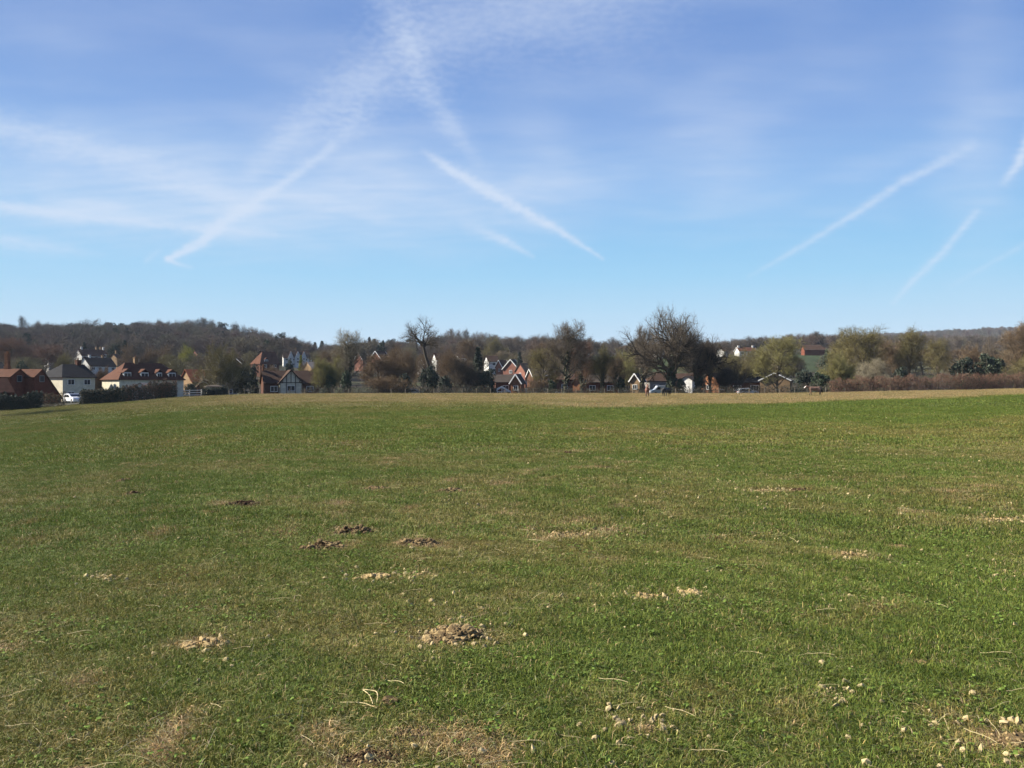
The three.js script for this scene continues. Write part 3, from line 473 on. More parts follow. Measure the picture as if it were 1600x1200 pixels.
// along the far edge of the field and among the houses; [kind, px, top py, width px, depth, colour, label, options]
const TREES = [
  ['willow', 350, 546, 68, 186, 'olive', 'round olive bare tree with pale forked trunk beside the cream garage', { bark: paleBark }],
  ['shrub', 378, 572, 34, 188, 'deep', 'dark evergreen shrub between the pale-trunked tree and the brick chimney stack'],
  ['shrub', 396, 566, 22, 192, 'deep', 'tall dark evergreen shrub against the brick chimney stack'],
  ['shrub', 297, 598, 26, 172, 'deep', 'low dark evergreen shrub in front of the orange-roofed house'],
  ['bush', 250, 600, 30, 150, 'red', 'reddish bare shrub above the clipped field hedge'],
  ['ash', 545, 519, 54, 192, 'pale', 'wispy pale bare tree with ivy trunk right of the timbered house', { ivy: true }],
  ['willow', 513, 562, 44, 176, 'lichen', 'yellowish lichened small tree beside the timbered house'],
  ['shrub', 514, 584, 26, 174, 'green', 'dark ivy-covered stump of shrub under the lichened tree'],
  ['shrub', 540, 578, 20, 172, 'green', 'dark green ivy shrub at the foot of the wispy pale tree'],
  ['ash2', 590, 556, 52, 182, 'brown', 'brown bare tree left of the round brown pair'],
  ['willow', 628, 548, 70, 184, 'brown', 'broad round brown bare tree left of the tall umbrella-crowned one'],
  ['bush', 605, 590, 60, 168, 'brown', 'brown undergrowth bush below the round brown tree'],
  ['shrub', 632, 582, 24, 170, 'deep', 'dark evergreen shrub left of the tall umbrella-crowned tree'],
  ['tall', 676, 498, 82, 174, 'dark', 'tallest slim tree with long bare trunk and umbrella crown', { bark: darkBark, v: 0 }],
  ['shrub', 671, 570, 34, 173, 'deep', 'dense ivy mass round the foot of the umbrella-crowned tree'],
  ['shrub', 695, 586, 26, 171, 'deep', 'dark green ivy shrub right of the umbrella-crowned tree'],
  ['ash2', 712, 556, 46, 190, 'brown', 'brown bare tree just right of the umbrella-crowned tree'],
  ['willow', 728, 566, 46, 176, 'dark', 'dark brown bushy tree left of the dark conifer pair'],
  ['conifer', 747, 543, 30, 186, 'deep', 'tall dark conifer left of the white conservatory'],
  ['shrub', 762, 574, 38, 176, 'deep', 'broad dark evergreen shrub left of the white conservatory'],
  ['willow', 772, 531, 46, 420, 'olive', 'olive bare tree rising behind the pink-gabled houses'],
  ['ash', 884, 507, 66, 178, 'grey', 'tall grey-brown tree in the middle with a full round top', { ivy: true }],
  ['ash2', 850, 546, 48, 190, 'olive', 'olive-brown tree left of the tall middle tree'],
  ['ash2', 908, 536, 46, 184, 'red', 'reddish brown tree right of the tall middle tree', { ivy: true }],
  ['shrub', 862, 592, 18, 172, 'green', 'small ivy shrub left of the tall middle tree trunk'],
  ['bush', 838, 594, 30, 170, 'brown', 'brown bush in front of the parked dark car'],
  ['ash', 940, 552, 40, 178, 'olive', 'thin olive tree with ivy trunk before the red brick house', { ivy: true }],
  ['willow', 962, 548, 56, 230, 'olive', 'rounded olive tree behind the red brick house roof'],
  ['ash', 960, 560, 34, 174, 'brown', 'thin brown tree with ivy trunk at the corner of the red brick house', { ivy: true }],
  ['shrub', 970, 588, 18, 173, 'deep', 'narrow dark ivy column right of the red brick house'],
  ['willow', 985, 556, 40, 215, 'lichen', 'yellow-green bare tree left of the ivy-clad oak neighbour'],
  ['ash', 1003, 512, 42, 180, 'grey', 'slim grey tree touching the left side of the big oak', { ivy: true }],
  ['oak', 1047, 489, 106, 172, 'grey', 'big wide-crowned bare oak, the tallest tree on the field edge', { ivy: true, v: 0, turn: 0.4, bark: darkBark }],
  ['oak2', 1090, 505, 88, 178, 'grey', 'second bare oak leaning right of the big oak', { ivy: true, v: 0, turn: 2.2, bark: darkBark }],
  ['ash', 1110, 536, 40, 176, 'brown', 'slim brown tree below the right side of the second oak', { ivy: true }],
  ['shrub', 1096, 586, 20, 172, 'deep', 'dark ivy shrub at the foot of the second oak'],
  ['shrub', 1064, 590, 18, 172, 'green', 'dark ivy shrub right of the big oak trunk'],
  ['willow', 1140, 572, 40, 178, 'dark', 'dark bushy tree right of the orange gable'],
  ['willow', 1152, 553, 52, 215, 'olive', 'olive bare tree behind the long dark roof'],
  ['ash2', 1214, 529, 66, 184, 'lichen', 'large yellowish lichened tree over the pale brown gable'],
  ['ash2', 1182, 548, 44, 220, 'olive', 'olive tree left of the yellowish lichened one'],
  ['shrub', 1256, 576, 36, 170, 'deep', 'dark evergreen thicket behind the brown horse, its left half'],
  ['shrub', 1282, 580, 34, 168, 'green', 'dark evergreen thicket behind the brown horse, its right half'],
  ['pine', 1293, 546, 26, 230, 'yew', 'green pine below the brick house on the slope'],
  ['willow', 1310, 556, 48, 172, 'lichen', 'yellow-green lichened tree right of the brown horse'],
  ['shrub', 1304, 592, 24, 163, 'green', 'small evergreen shrub at the hedge end near the brown horse'],
  ['ash2', 1352, 514, 76, 190, 'olive', 'broad olive tree with wispy top right of the brown horse'],
  ['willow', 1360, 566, 66, 166, 'pale', 'low sprawling pale-branched tree above the brown hedge'],
  ['ash2', 1322, 536, 48, 200, 'olive', 'olive tree left of the broad one with wispy top'],
  ['shrub', 1336, 584, 34, 170, 'yew', 'grey-green evergreen below the broad olive tree'],
  ['ash2', 1392, 534, 50, 205, 'brown', 'brown tree right of the broad olive tree'],
  ['ash', 1418, 516, 48, 188, 'olive', 'tall olive tree with feathery top over the brown hedge'],
  ['shrub', 1408, 572, 30, 168, 'deep', 'dark evergreen shrub under the feathery olive tree'],
  ['ash', 1466, 532, 40, 182, 'olive', 'thin see-through olive tree standing before the pale meadow'],
  ['shrub', 1506, 556, 46, 178, 'deep', 'dark evergreen mass above the hedge, its left part'],
  ['shrub', 1546, 550, 50, 180, 'yew', 'dark evergreen mass above the hedge, its right part'],
  ['willow', 1520, 546, 60, 196, 'brown', 'brown bare tree behind the dark evergreen mass'],
  ['ash2', 1586, 508, 84, 190, 'brown', 'big brown bare tree cut by the right edge'],
  ['willow', 1610, 555, 70, 172, 'olive', 'low olive tree at the right edge above the hedge'],
  ['ash2', 1650, 515, 80, 186, 'grey', 'bare tree past the right edge of the view'],
  ['willow', 1548, 538, 40, 215, 'grey', 'grey bare tree left of the big one at the right edge'],
  ['pine', -150, 446, 200, 97, 'deep', 'broad pine outside the left edge that shades a streak of grass'],
  // in the village
  ['willow', 292, 545, 30, 330, 'gold', 'yellow-green weeping tree on the wooded hillside'],
  ['conifer', 492, 535, 18, 330, 'deep', 'dark conifer right of the white-gabled hillside house, first of three'],
  ['conifer', 503, 533, 20, 325, 'deep', 'dark conifer right of the white-gabled hillside house, second of three'],
  ['conifer', 476, 537, 24, 335, 'deep', 'dark conifer directly above the white-gabled hillside house'],
  ['shrub', 452, 560, 18, 240, 'deep', 'dark round evergreen below the white-gabled hillside house'],
  ['conifer', 470, 556, 16, 260, 'gold', 'golden green conifer beside the white-gabled hillside house'],
  ['pine', 461, 526, 14, 560, 'deep', 'lone small umbrella pine on the falling end of the left hill'],
  ['pine', 440, 520, 26, 620, 'deep', 'flat-topped dark pine on the falling shoulder of the left hill'],
  ['pine', 347, 504, 28, 700, 'deep', 'dark cedar-like pine on the crest right of the pale trunks'],
  ['pine', 172, 504, 40, 640, 'deep', 'wide dark cedar-like pine on the left hill crest'],
  ['pine', 190, 505, 26, 650, 'deep', 'second dark pine just right of the wide cedar-like one'],
  ['pine', 211, 504, 22, 640, 'deep', 'dark pine at the right end of the evergreen clump on the left crest'],
  ['farbare2', 37, 495, 14, 640, 'dark', 'spire-like tree sticking up highest at the far left of the hill'],
  ['conifer', 103, 508, 12, 620, 'deep', 'small dark conifer on the crest between the spire and the cedar'],
  ['pine', 612, 530, 26, 420, 'deep', 'left dark pine of the pine clump left of the umbrella-crowned tree'],
  ['pine', 640, 528, 26, 415, 'deep', 'right dark pine of the pine clump left of the umbrella-crowned tree'],
  ['conifer', 577, 527, 16, 470, 'deep', 'pointed dark conifer on the low skyline right of the wispy pale tree'],
  ['conifer', 585, 530, 14, 460, 'deep', 'smaller pointed conifer beside its taller twin on the low skyline'],
  ['shrub', 596, 530, 18, 450, 'deep', 'round dark evergreen on the low skyline beside the pointed conifers'],
  ['conifer', 812, 551, 20, 300, 'deep', 'dark conifer between the pink-gabled houses and the tall middle tree'],
  ['shrub', 830, 560, 20, 380, 'green', 'green evergreen shrub beside the conifer behind the pink gables'],
  ['willow', 100, 558, 30, 240, 'olive', 'bare olive tree behind the white house with black roof'],
  ['shrub', 35, 562, 26, 215, 'yew', 'dark evergreen behind the tall brick chimney'],
  ['ash2', 20, 530, 60, 300, 'red', 'reddish bare tree above the red brick house'],
  ['ash2', 70, 540, 50, 320, 'red', 'reddish brown tree behind the two red gables'],
  ['willow', 225, 545, 70, 300, 'brown', 'broad brown bare tree behind the long tiled house'],
  ['ash2', 265, 556, 50, 270, 'olive', 'olive tree behind the right end of the long tiled house'],
  ['willow', 152, 576, 30, 200, 'brown', 'small brown bare tree right of the white house'],
  ['shrub', 285, 580, 24, 215, 'deep', 'dark evergreen shrub right of the long tiled house'],
  ['willow', 490, 570, 44, 220, 'brown', 'brown bushes right of the timbered house'],
  ['willow', 420, 576, 46, 225, 'brown', 'brown tree behind the left roof of the timbered house'],
  ['ash2', 520, 548, 50, 260, 'brown', 'brown tree between the hillside houses and the wispy pale tree'],
  ['ash2', 660, 556, 40, 240, 'brown', 'brown tree behind the umbrella-crowned tree, left of it'],
  ['ash2', 740, 534, 50, 330, 'brown', 'brown tree behind the dark conifer left of the conservatory'],
  ['willow', 700, 548, 60, 300, 'brown', 'brown bare tree around the white hillside house'],
  ['ash2', 860, 538, 60, 300, 'brown', 'brown tree behind the tall middle tree'],
  ['willow', 940, 566, 70, 280, 'olive', 'olive tree on the slope below the cream tower house'],
  ['willow', 1160, 566, 80, 330, 'olive', 'olive scrub tree on the slope below the white farmhouse'],
  ['willow', 1110, 562, 70, 340, 'brown', 'brown scrub tree on the slope right of the green meadow'],
  ['willow', 1210, 566, 60, 320, 'olive', 'olive scrub tree on the slope right of the white farmhouse'],
  ['ash2', 1370, 548, 60, 330, 'brown', 'brown tree on the slope right of the brick house'],
  ['ash2', 1440, 548, 60, 360, 'brown', 'brown tree at the left end of the pale meadow'],
  ['ash2', 1500, 548, 60, 360, 'brown', 'brown tree at the right end of the pale meadow'],
  ['willow', 1240, 560, 40, 340, 'dark', 'dark scrub left of the green lawn below the brick house'],
];
for (const [kind, px, top, w, d, colour, label, o] of TREES) tree(kind, px, top, w, d, colour, label, o);
// bare trees standing out on the skyline
const NTH = 'first second third fourth fifth sixth seventh eighth ninth tenth eleventh twelfth thirteenth fourteenth fifteenth sixteenth seventeenth eighteenth nineteenth twentieth'.split(' ');
const crest = (label, group, list) => list.sort((a, b) => a[0] - b[0]).forEach(([px, top, w, d], i) => tree(i % 2 ? 'farbare' : 'farbare2', px, top, w, d, ['grey', 'brown', 'dark'][i % 3], NTH[i] + ' ' + label, { group, v: i % 3 }));
crest('bare tree from the left in the skyline row on the left hill', 'bare trees on the left hill crest', [[8, 506, 30, 640], [55, 502, 24, 640], [70, 506, 24, 645], [88, 508, 26, 640], [120, 506, 34, 640], [138, 500, 38, 645], [228, 503, 26, 680], [243, 500, 30, 690], [262, 503, 28, 690], [278, 501, 26, 700], [295, 500, 26, 700], [310, 499, 28, 700], [322, 498, 24, 700], [334, 501, 22, 700], [362, 506, 24, 700], [378, 508, 26, 690], [392, 512, 26, 680], [408, 516, 26, 660], [424, 520, 26, 640], [452, 530, 26, 600]]);
crest('bare tree from the left on the skyline right of the umbrella-crowned tree', 'bare trees on the middle skyline', [[704, 514, 20, 640], [716, 516, 20, 640], [728, 516, 18, 645], [740, 519, 20, 640], [752, 520, 20, 640], [764, 521, 20, 640], [776, 524, 22, 645], [795, 526, 26, 640], [815, 526, 26, 640], [835, 523, 28, 640], [850, 526, 26, 640]]);
crest('bare tree from the left on the low skyline left of the big oak', 'bare trees on the low skyline', [[922, 530, 20, 560], [934, 536, 16, 560], [946, 536, 14, 560], [978, 540, 24, 600], [965, 542, 22, 600], [990, 536, 26, 590]]);
console.log('trees done');

console.log('woods done');

// ---------------------------------------------------------------- hedges
function hedge(label, pts, o) { // pts [px, depth]; o: base colour and leafage
  const r = mulberry(o.seed), tw = new Build(), lf = new Build(), st = new Build(), W = pts.map(([px, d]) => at(px, d)), t = thing('hedge', label, 'hedge', W[0], 0);
  const o0 = W[0];
  for (let i = 0; i < W.length - 1; i++) {
    const a = W[i], b = W[i + 1], L = Math.hypot(b[0] - a[0], b[2] - a[2]), n = Math.ceil(L * o.dens);
    for (let k = 0; k < n; k++) {
      const s = r(), x = lerp(a[0], b[0], s), z = lerp(a[2], b[2], s), hh = o.h * (1 + 0.14 * n2(x * .35, z * .35) + (o.ragged ?? .08) * n2(x * 1.5, z * 1.5)), q = (r() - .5), y = hh * (1 - r() ** 1.05 * .98), round = Math.sqrt(clamp(1 - (y / hh) ** 6, .15, 1));
      const p = [x - o0[0] + q * .3, H(x, z) - o0[1] + y, z - o0[2] + q * o.w * round], e = norm([(r() - .5) * 1.4, 0.4 + r() * .9, (r() - .5) * 1.4]);
      if (r() < o.leaf) { lf.leaf(p, 0.17, r); lf.leaf([p[0] + (r() - .5) * .3, p[1] - r() * .2, p[2] + (r() - .5) * .3], 0.15, r); } else { const l = Math.min(0.25 + .45 * r(), hh * 1.06 - y + .12); tw.tri(p, e, l, 0.032, r); tw.tri(p, bent(e, .7, r() * 6), l * .7, 0.026, r); }
    }
    for (let k = 0; k < L * 2.2; k++) { const s = r(), x = lerp(a[0], b[0], s), z = lerp(a[2], b[2], s), y = H(x, z) - o0[1]; st.tube([[x - o0[0], y - .1, z - o0[2]], [x - o0[0] + (r() - .5) * .4, y + o.h * .75, z - o0[2] + (r() - .5) * .5]], [.035, .015], 4); }
  }
  part('stems', st.geo(true), barkMat, t).userData.kind = 'stuff';
  if (tw.I.length) part('twigs', tw.geo(false), TWIG[o.colour], t).userData.kind = 'stuff';
  if (lf.I.length) part('leaves', lf.geo(false), TWIG[o.leafColour ?? 'deep'], t).userData.kind = 'stuff';
}
hedge('tall dark evergreen hedge at the left edge of the field', [[-260, 128], [-100, 132], [0, 136], [66, 139]], { seed: 1, h: 2.5, ragged: .18, w: 2, dens: 1116, leaf: 0.85, colour: 'dark', leafColour: 'deep' });
hedge('thin brown stretch of hedge left of the white car', [[68, 140], [102, 142]], { seed: 2, h: 2.3, ragged: .18, w: 1.3, dens: 468, leaf: 0.2, colour: 'brown' });
hedge('clipped dark hedge right of the white car', [[125, 143], [196, 146]], { seed: 3, h: 2.4, ragged: .18, w: 1.8, dens: 1116, leaf: 0.7, colour: 'brown', leafColour: 'deep' });
hedge('taller rounded brown-topped hedge left of the pale rail fence', [[197, 146], [240, 148], [276, 150]], { seed: 4, h: 2.8, ragged: .18, w: 2.2, dens: 1116, leaf: 0.45, colour: 'red', leafColour: 'deep' });
hedge('low dark hedge between the rail fence and the pale-trunked tree', [[316, 153], [356, 156]], { seed: 5, h: 1.5, w: 1.5, dens: 756, leaf: 0.8, colour: 'dark', leafColour: 'deep' });
hedge('dark garden hedge in front of the white house', [[128, 160], [205, 164]], { seed: 6, h: 2.6, ragged: .18, w: 1.4, dens: 684, leaf: 0.8, colour: 'dark', leafColour: 'green' });
hedge('long brown bare hedge along the right end of the field', [[1296, 160], [1350, 158], [1400, 156], [1450, 155], [1500, 154], [1560, 154], [1620, 154], [1720, 154]], { seed: 7, h: 2.5, w: 2.2, dens: 700, leaf: 0.05, colour: 'red', leafColour: 'green', ragged: .2 });
hedge('low dark undergrowth under the field-edge trees left of the conservatory', [[470, 166], [540, 166], [620, 166], [700, 166], [766, 166]], { seed: 8, h: 1.5, w: 1.6, dens: 200, leaf: 0.3, colour: 'dark', leafColour: 'deep', ragged: .4 });
hedge('low dark undergrowth under the field-edge trees right of the conservatory', [[800, 166], [880, 166], [960, 166], [1010, 167]], { seed: 9, h: 1.2, w: 1.5, dens: 150, leaf: 0.3, colour: 'dark', leafColour: 'deep', ragged: .4 });
hedge('dark bramble undergrowth between the oaks and the brown horse', [[1050, 167], [1120, 166], [1200, 164], [1294, 161]], { seed: 10, h: 1.5, w: 1.6, dens: 200, leaf: 0.3, colour: 'dark', leafColour: 'deep', ragged: .4 });

// ---------------------------------------------------------------- houses
const withGrain = (r, g, b) => mat(r, g, b, 0.92, { map: mottle });
const MW = { brick: withGrain(0.20, 0.066, 0.036), dkbrick: withGrain(0.125, 0.056, 0.035), cream: withGrain(0.80, 0.74, 0.56), white: withGrain(0.80, 0.79, 0.74), tan: withGrain(0.32, 0.215, 0.12), pink: withGrain(0.29, 0.13, 0.092), orange: withGrain(0.30, 0.14, 0.072), grey: withGrain(0.34, 0.32, 0.29) };
const MR = { slate: withGrain(0.021, 0.021, 0.024), tile: withGrain(0.13, 0.054, 0.030), brown: withGrain(0.085, 0.050, 0.033), orange: withGrain(0.28, 0.095, 0.045), grey: withGrain(0.092, 0.073, 0.058), pale: withGrain(0.36, 0.29, 0.23) };
const whitePaint = mat(0.66, 0.65, 0.61, 0.6), glassMat = mat(0.03, 0.035, 0.04, 0.08), oldFrame = mat(.2, .2, .19, .7), timber = mat(0.05, 0.036, 0.028, 0.9), doorMat = mat(0.16, 0.06, 0.04, 0.6);
function roofGeo(w, d, e, h, hl, hr, ov = 0.35, th = 0.14) { // eaves at e, ridge at h, hip insets left and right
  const x0 = -w / 2 - ov, x1 = w / 2 + ov, z = d / 2 + ov, slope = (h - e) / (d / 2), ey = e - slope * ov, ra = -w / 2 - (hl ? 0 : ov) + hl, rb = w / 2 + (hr ? 0 : ov) - hr;
  const v = (dy) => [[x0, ey + dy, z], [x1, ey + dy, z], [x1, ey + dy, -z], [x0, ey + dy, -z], [ra, h + dy, 0], [rb, h + dy, 0]], T = v(th), U = v(0), tris = [];
  const quad = (a, b, c, d2) => tris.push(a, b, c, a, c, d2), tri = (a, b, c) => tris.push(a, b, c);
  quad(T[0], T[1], T[5], T[4]); quad(T[2], T[3], T[4], T[5]); if (hl) tri(T[3], T[0], T[4]); if (hr) tri(T[1], T[2], T[5]);
  quad(U[1], U[0], U[4], U[5]); quad(U[3], U[2], U[5], U[4]); if (hl) tri(U[0], U[3], U[4]); if (hr) tri(U[2], U[1], U[5]);
  for (const [a, b] of [[0, 1], [1, 2], [2, 3], [3, 0]]) if (!((a === 1 && !hr) || (a === 3 && !hl))) quad(U[a], U[b], T[b], T[a]);
  if (!hl) { quad(T[0], T[4], U[4], U[0]); quad(T[4], T[3], U[3], U[4]); } if (!hr) { quad(T[5], T[1], U[1], U[5]); quad(T[2], T[5], U[5], U[2]); }
  const g = new THREE.BufferGeometry(); g.setAttribute('position', new THREE.Float32BufferAttribute(tris.flat(), 3)); return g;
}
function gableGeo(w, d, e, h, hl, hr) { // walls, with gables where there is no hip
  const list = [box(w, e + 0.6, d, 0, e / 2 - 0.3, 0)], tri = (x, s) => { const g = new THREE.BufferGeometry(), t = 0.12 * s, hh = h - 0.02, P = [[x, e, d / 2], [x, e, -d / 2], [x, hh, 0]], Q = P.map(([a, b, c]) => [a - t * 2, b, c]); const T = s > 0 ? [P[0], P[1], P[2], Q[1], Q[0], Q[2]] : [P[1], P[0], P[2], Q[0], Q[1], Q[2]]; g.setAttribute('position', new THREE.Float32BufferAttribute([...T, P[0], Q[0], P[2], Q[0], Q[2], P[2], P[1], P[2], Q[1], Q[1], P[2], Q[2]].flat(), 3)); return g; };
  if (!hl) list.push(tri(-w / 2, -1)); if (!hr) list.push(tri(w / 2, 1)); return join(list);
}
function addWindow(parent, x, y, z, w, h, turn = 0) {
  const f = 0.09, list = [box(w, f, 0.12, 0, h / 2 - f / 2, 0), box(w + .1, f, 0.18, 0, -h / 2 + f / 2, 0.02), box(f, h - 2 * f, 0.11, -w / 2 + f / 2, 0, 0), box(f, h - 2 * f, 0.11, w / 2 - f / 2, 0, 0)];
  const nb = Math.max(0, Math.round(w / 0.7) - 1); for (let k = 1; k <= nb; k++) list.push(box(0.06, h - 2 * f, 0.10, -w / 2 + w * k / (nb + 1), 0, 0));
  const m = part('window', join(list), whitePaint, parent); m.position.set(x, y, z); m.rotation.y = turn; part('pane', box(w - 2 * f, h - 2 * f, 0.04), glassMat, m); return m;
}
function bargeBoards(parent, d, e, h, x, s, m = whitePaint, ov = .35) { const sl = Math.hypot(d / 2 + ov, (h - e) * (d / 2 + ov) / (d / 2)), an = Math.atan2(h - e, d / 2), list = []; for (const k of [-1, 1]) { const g = box(0.07, 0.26, sl); g.rotateX(k * an); g.translate(x + s * (ov + .05), (h + e - (h - e) / (d / 2) * ov) / 2 + 0.02, k * (d / 2 + ov) / 2); list.push(g); } part('barge_boards', join(list), m, parent); }
function house(label, o) {
  if (o.d > 245) { const px = (o.l + o.r) / 2; let d = o.far ?? 240; while (d < (o.far ? 3600 : 900) && heightAt(o.eave, d) - at(px, d)[1] > (o.up ?? 5.4)) d += 4; o.d = d; }
  const rot = (o.rot ?? 0) - Math.atan(((o.l + o.r) / 2 - 800) / F), dep = o.dep ?? 7, pos = at((o.l + o.r) / 2, o.d), g0 = pos[1], W = (o.r - o.l) / F * o.d, ca = Math.abs(Math.cos(rot)), sa = Math.abs(Math.sin(rot));
  const w = o.turned ? dep : Math.max(2.5, (W - dep * sa) / ca), dd = dep, e = heightAt(o.eave, o.d) - g0, h = heightAt(o.ridge, o.d) - g0;
  const t = thing(o.name ?? 'house', label, o.category ?? 'house', pos, rot, o.group), hl = o.hipL ?? 0, hr = o.hipR ?? 0;
  part('wall', gableGeo(w, dd, e, h, hl, hr), MW[o.wall], t);
  const roof = part('roof', uvBox(roofGeo(w, dd, e, h, hl, hr)), MR[o.roof], t);
  if (o.barge) { if (!hl) bargeBoards(t, dd, e, h, -w / 2, -1); if (!hr) bargeBoards(t, dd, e, h, w / 2, 1); }
  for (const [fx, top, cw, m] of o.chimneys ?? [[0.3, 1.3, 0.8, 'brick']]) { const ch = part('chimney', join([box(cw, 2.2 + top, cw, 0, 0, 0), box(cw + .16, .16, cw + .16, 0, 1.0 + top / 2, 0)]), MW[m ?? 'brick'], roof); ch.position.set(fx * w, h + top / 2 - 1.0, 0); part('chimney_pot', new THREE.CylinderGeometry(.12, .15, .45, 8).translate(0, 1.3 + top / 2, 0), MW.orange, ch); }
  const st = o.storeys ?? (e > 4.4 ? 2 : 1), fl = e / st;
  for (let s = 0; s < st; s++) { const y = s * fl + fl * 0.58; if (!o.plain) { const n = Math.max(1, Math.floor(w / 3)); for (let k = 0; k < n; k++) { const x = -w / 2 + w * (k + .5) / n; if (s === 0 && k === Math.floor(n / 2) && n > 2) { const dr = part('door', box(0.95, 2.05, 0.1), doorMat, t); dr.position.set(x, 1.02, dd / 2 + .05); part('door_frame', join([box(.1, 2.2, .14, -.54, .05, 0), box(.1, 2.2, .14, .54, .05, 0), box(1.18, .1, .14, 0, 1.15, 0)]), whitePaint, dr); } else addWindow(t, x, y, dd / 2 + 0.05, o.ww ?? 1.5, Math.min(1.25, fl * .45)); } }
    if (o.sideWin) addWindow(t, -w / 2 - .05, y, 0, 1.2, 1.1, -Math.PI / 2); if (o.sideWinR) addWindow(t, w / 2 + .05, y, 0, 1.2, 1.1, Math.PI / 2); }
  for (const wg of o.wings ?? []) { // cross wing: gable to the front
    const gw = wg.w, gd = wg.out + dd / 2, ge = wg.e ?? e, gh = wg.h ?? h * .93, grp = part('wing', gableGeo(gd, gw, ge, gh, 0, 0).clone().rotateY(-Math.PI / 2), MW[wg.wall ?? o.wall], t); grp.position.set(wg.x, 0, gd / 2 + 0.01);
    part('wing_roof', uvBox(roofGeo(gd, gw, ge, gh, 0, 0, .3).rotateY(-Math.PI / 2)), MR[wg.roof ?? o.roof], grp);
    const zf = gd / 2; if (wg.barge) { const sl = Math.hypot(gw / 2 + .3, (gh - ge) * (gw / 2 + .3) / (gw / 2)), an = Math.atan2(gh - ge, gw / 2), list = []; for (const k of [-1, 1]) { const b = box(sl, .24, .08); b.rotateZ(-k * an); b.translate(k * (gw / 2 + .3) / 2, (gh + ge - (gh - ge) / (gw / 2) * .3) / 2 + .02, zf + .36); list.push(b); } part('barge_boards', join(list), wg.barge === 2 ? timber : whitePaint, grp); }
    if (wg.timber) { const list = [box(gw * .96, .16, .07, 0, ge, zf + .04)]; for (let k = -2; k <= 2; k++) { const x = k * gw * .19, top = ge + (gh - ge) * (1 - Math.abs(x) / (gw / 2)) - .15; list.push(box(.15, top - ge, .06, x, (top + ge) / 2, zf + .035)); } list.push(box(gw * .96, .14, .07, 0, .2, zf + .04)); for (const x of [-.48, -.2, .2, .48]) list.push(box(.13, ge - .4, .06, x * gw, ge / 2 + .1, zf + .035)); part('timbers', join(list), timber, grp); }
    if (wg.win !== 0) { addWindow(grp, 0, (ge) * (wg.wy ?? .55), zf + .08, wg.win ?? gw * .45, 1.2); if (ge > 4.2) addWindow(grp, 0, ge * .85, zf + .08, gw * .4, 1.1); }
  }
  for (const [fx, dw] of o.dormers ?? []) { // dormers on the front slope
    const y = lerp(e, h, .1), zz = dd / 2 * .86, dm = part('dormer', join([box(dw, 1.5, 1.8, 0, .35, -.9)]), MW[o.dormerWall ?? 'white'], roof); dm.position.set(fx * w, y, zz); part('dormer_roof', uvBox(roofGeo(2.4, dw, 1.1, 1.75, 0, 0, .2, .1).rotateY(Math.PI / 2).translate(0, 0, -1.1)), MR[o.roof], dm); addWindow(dm, 0, .4, .07, dw * .92, 1.05); }
  return t;
}
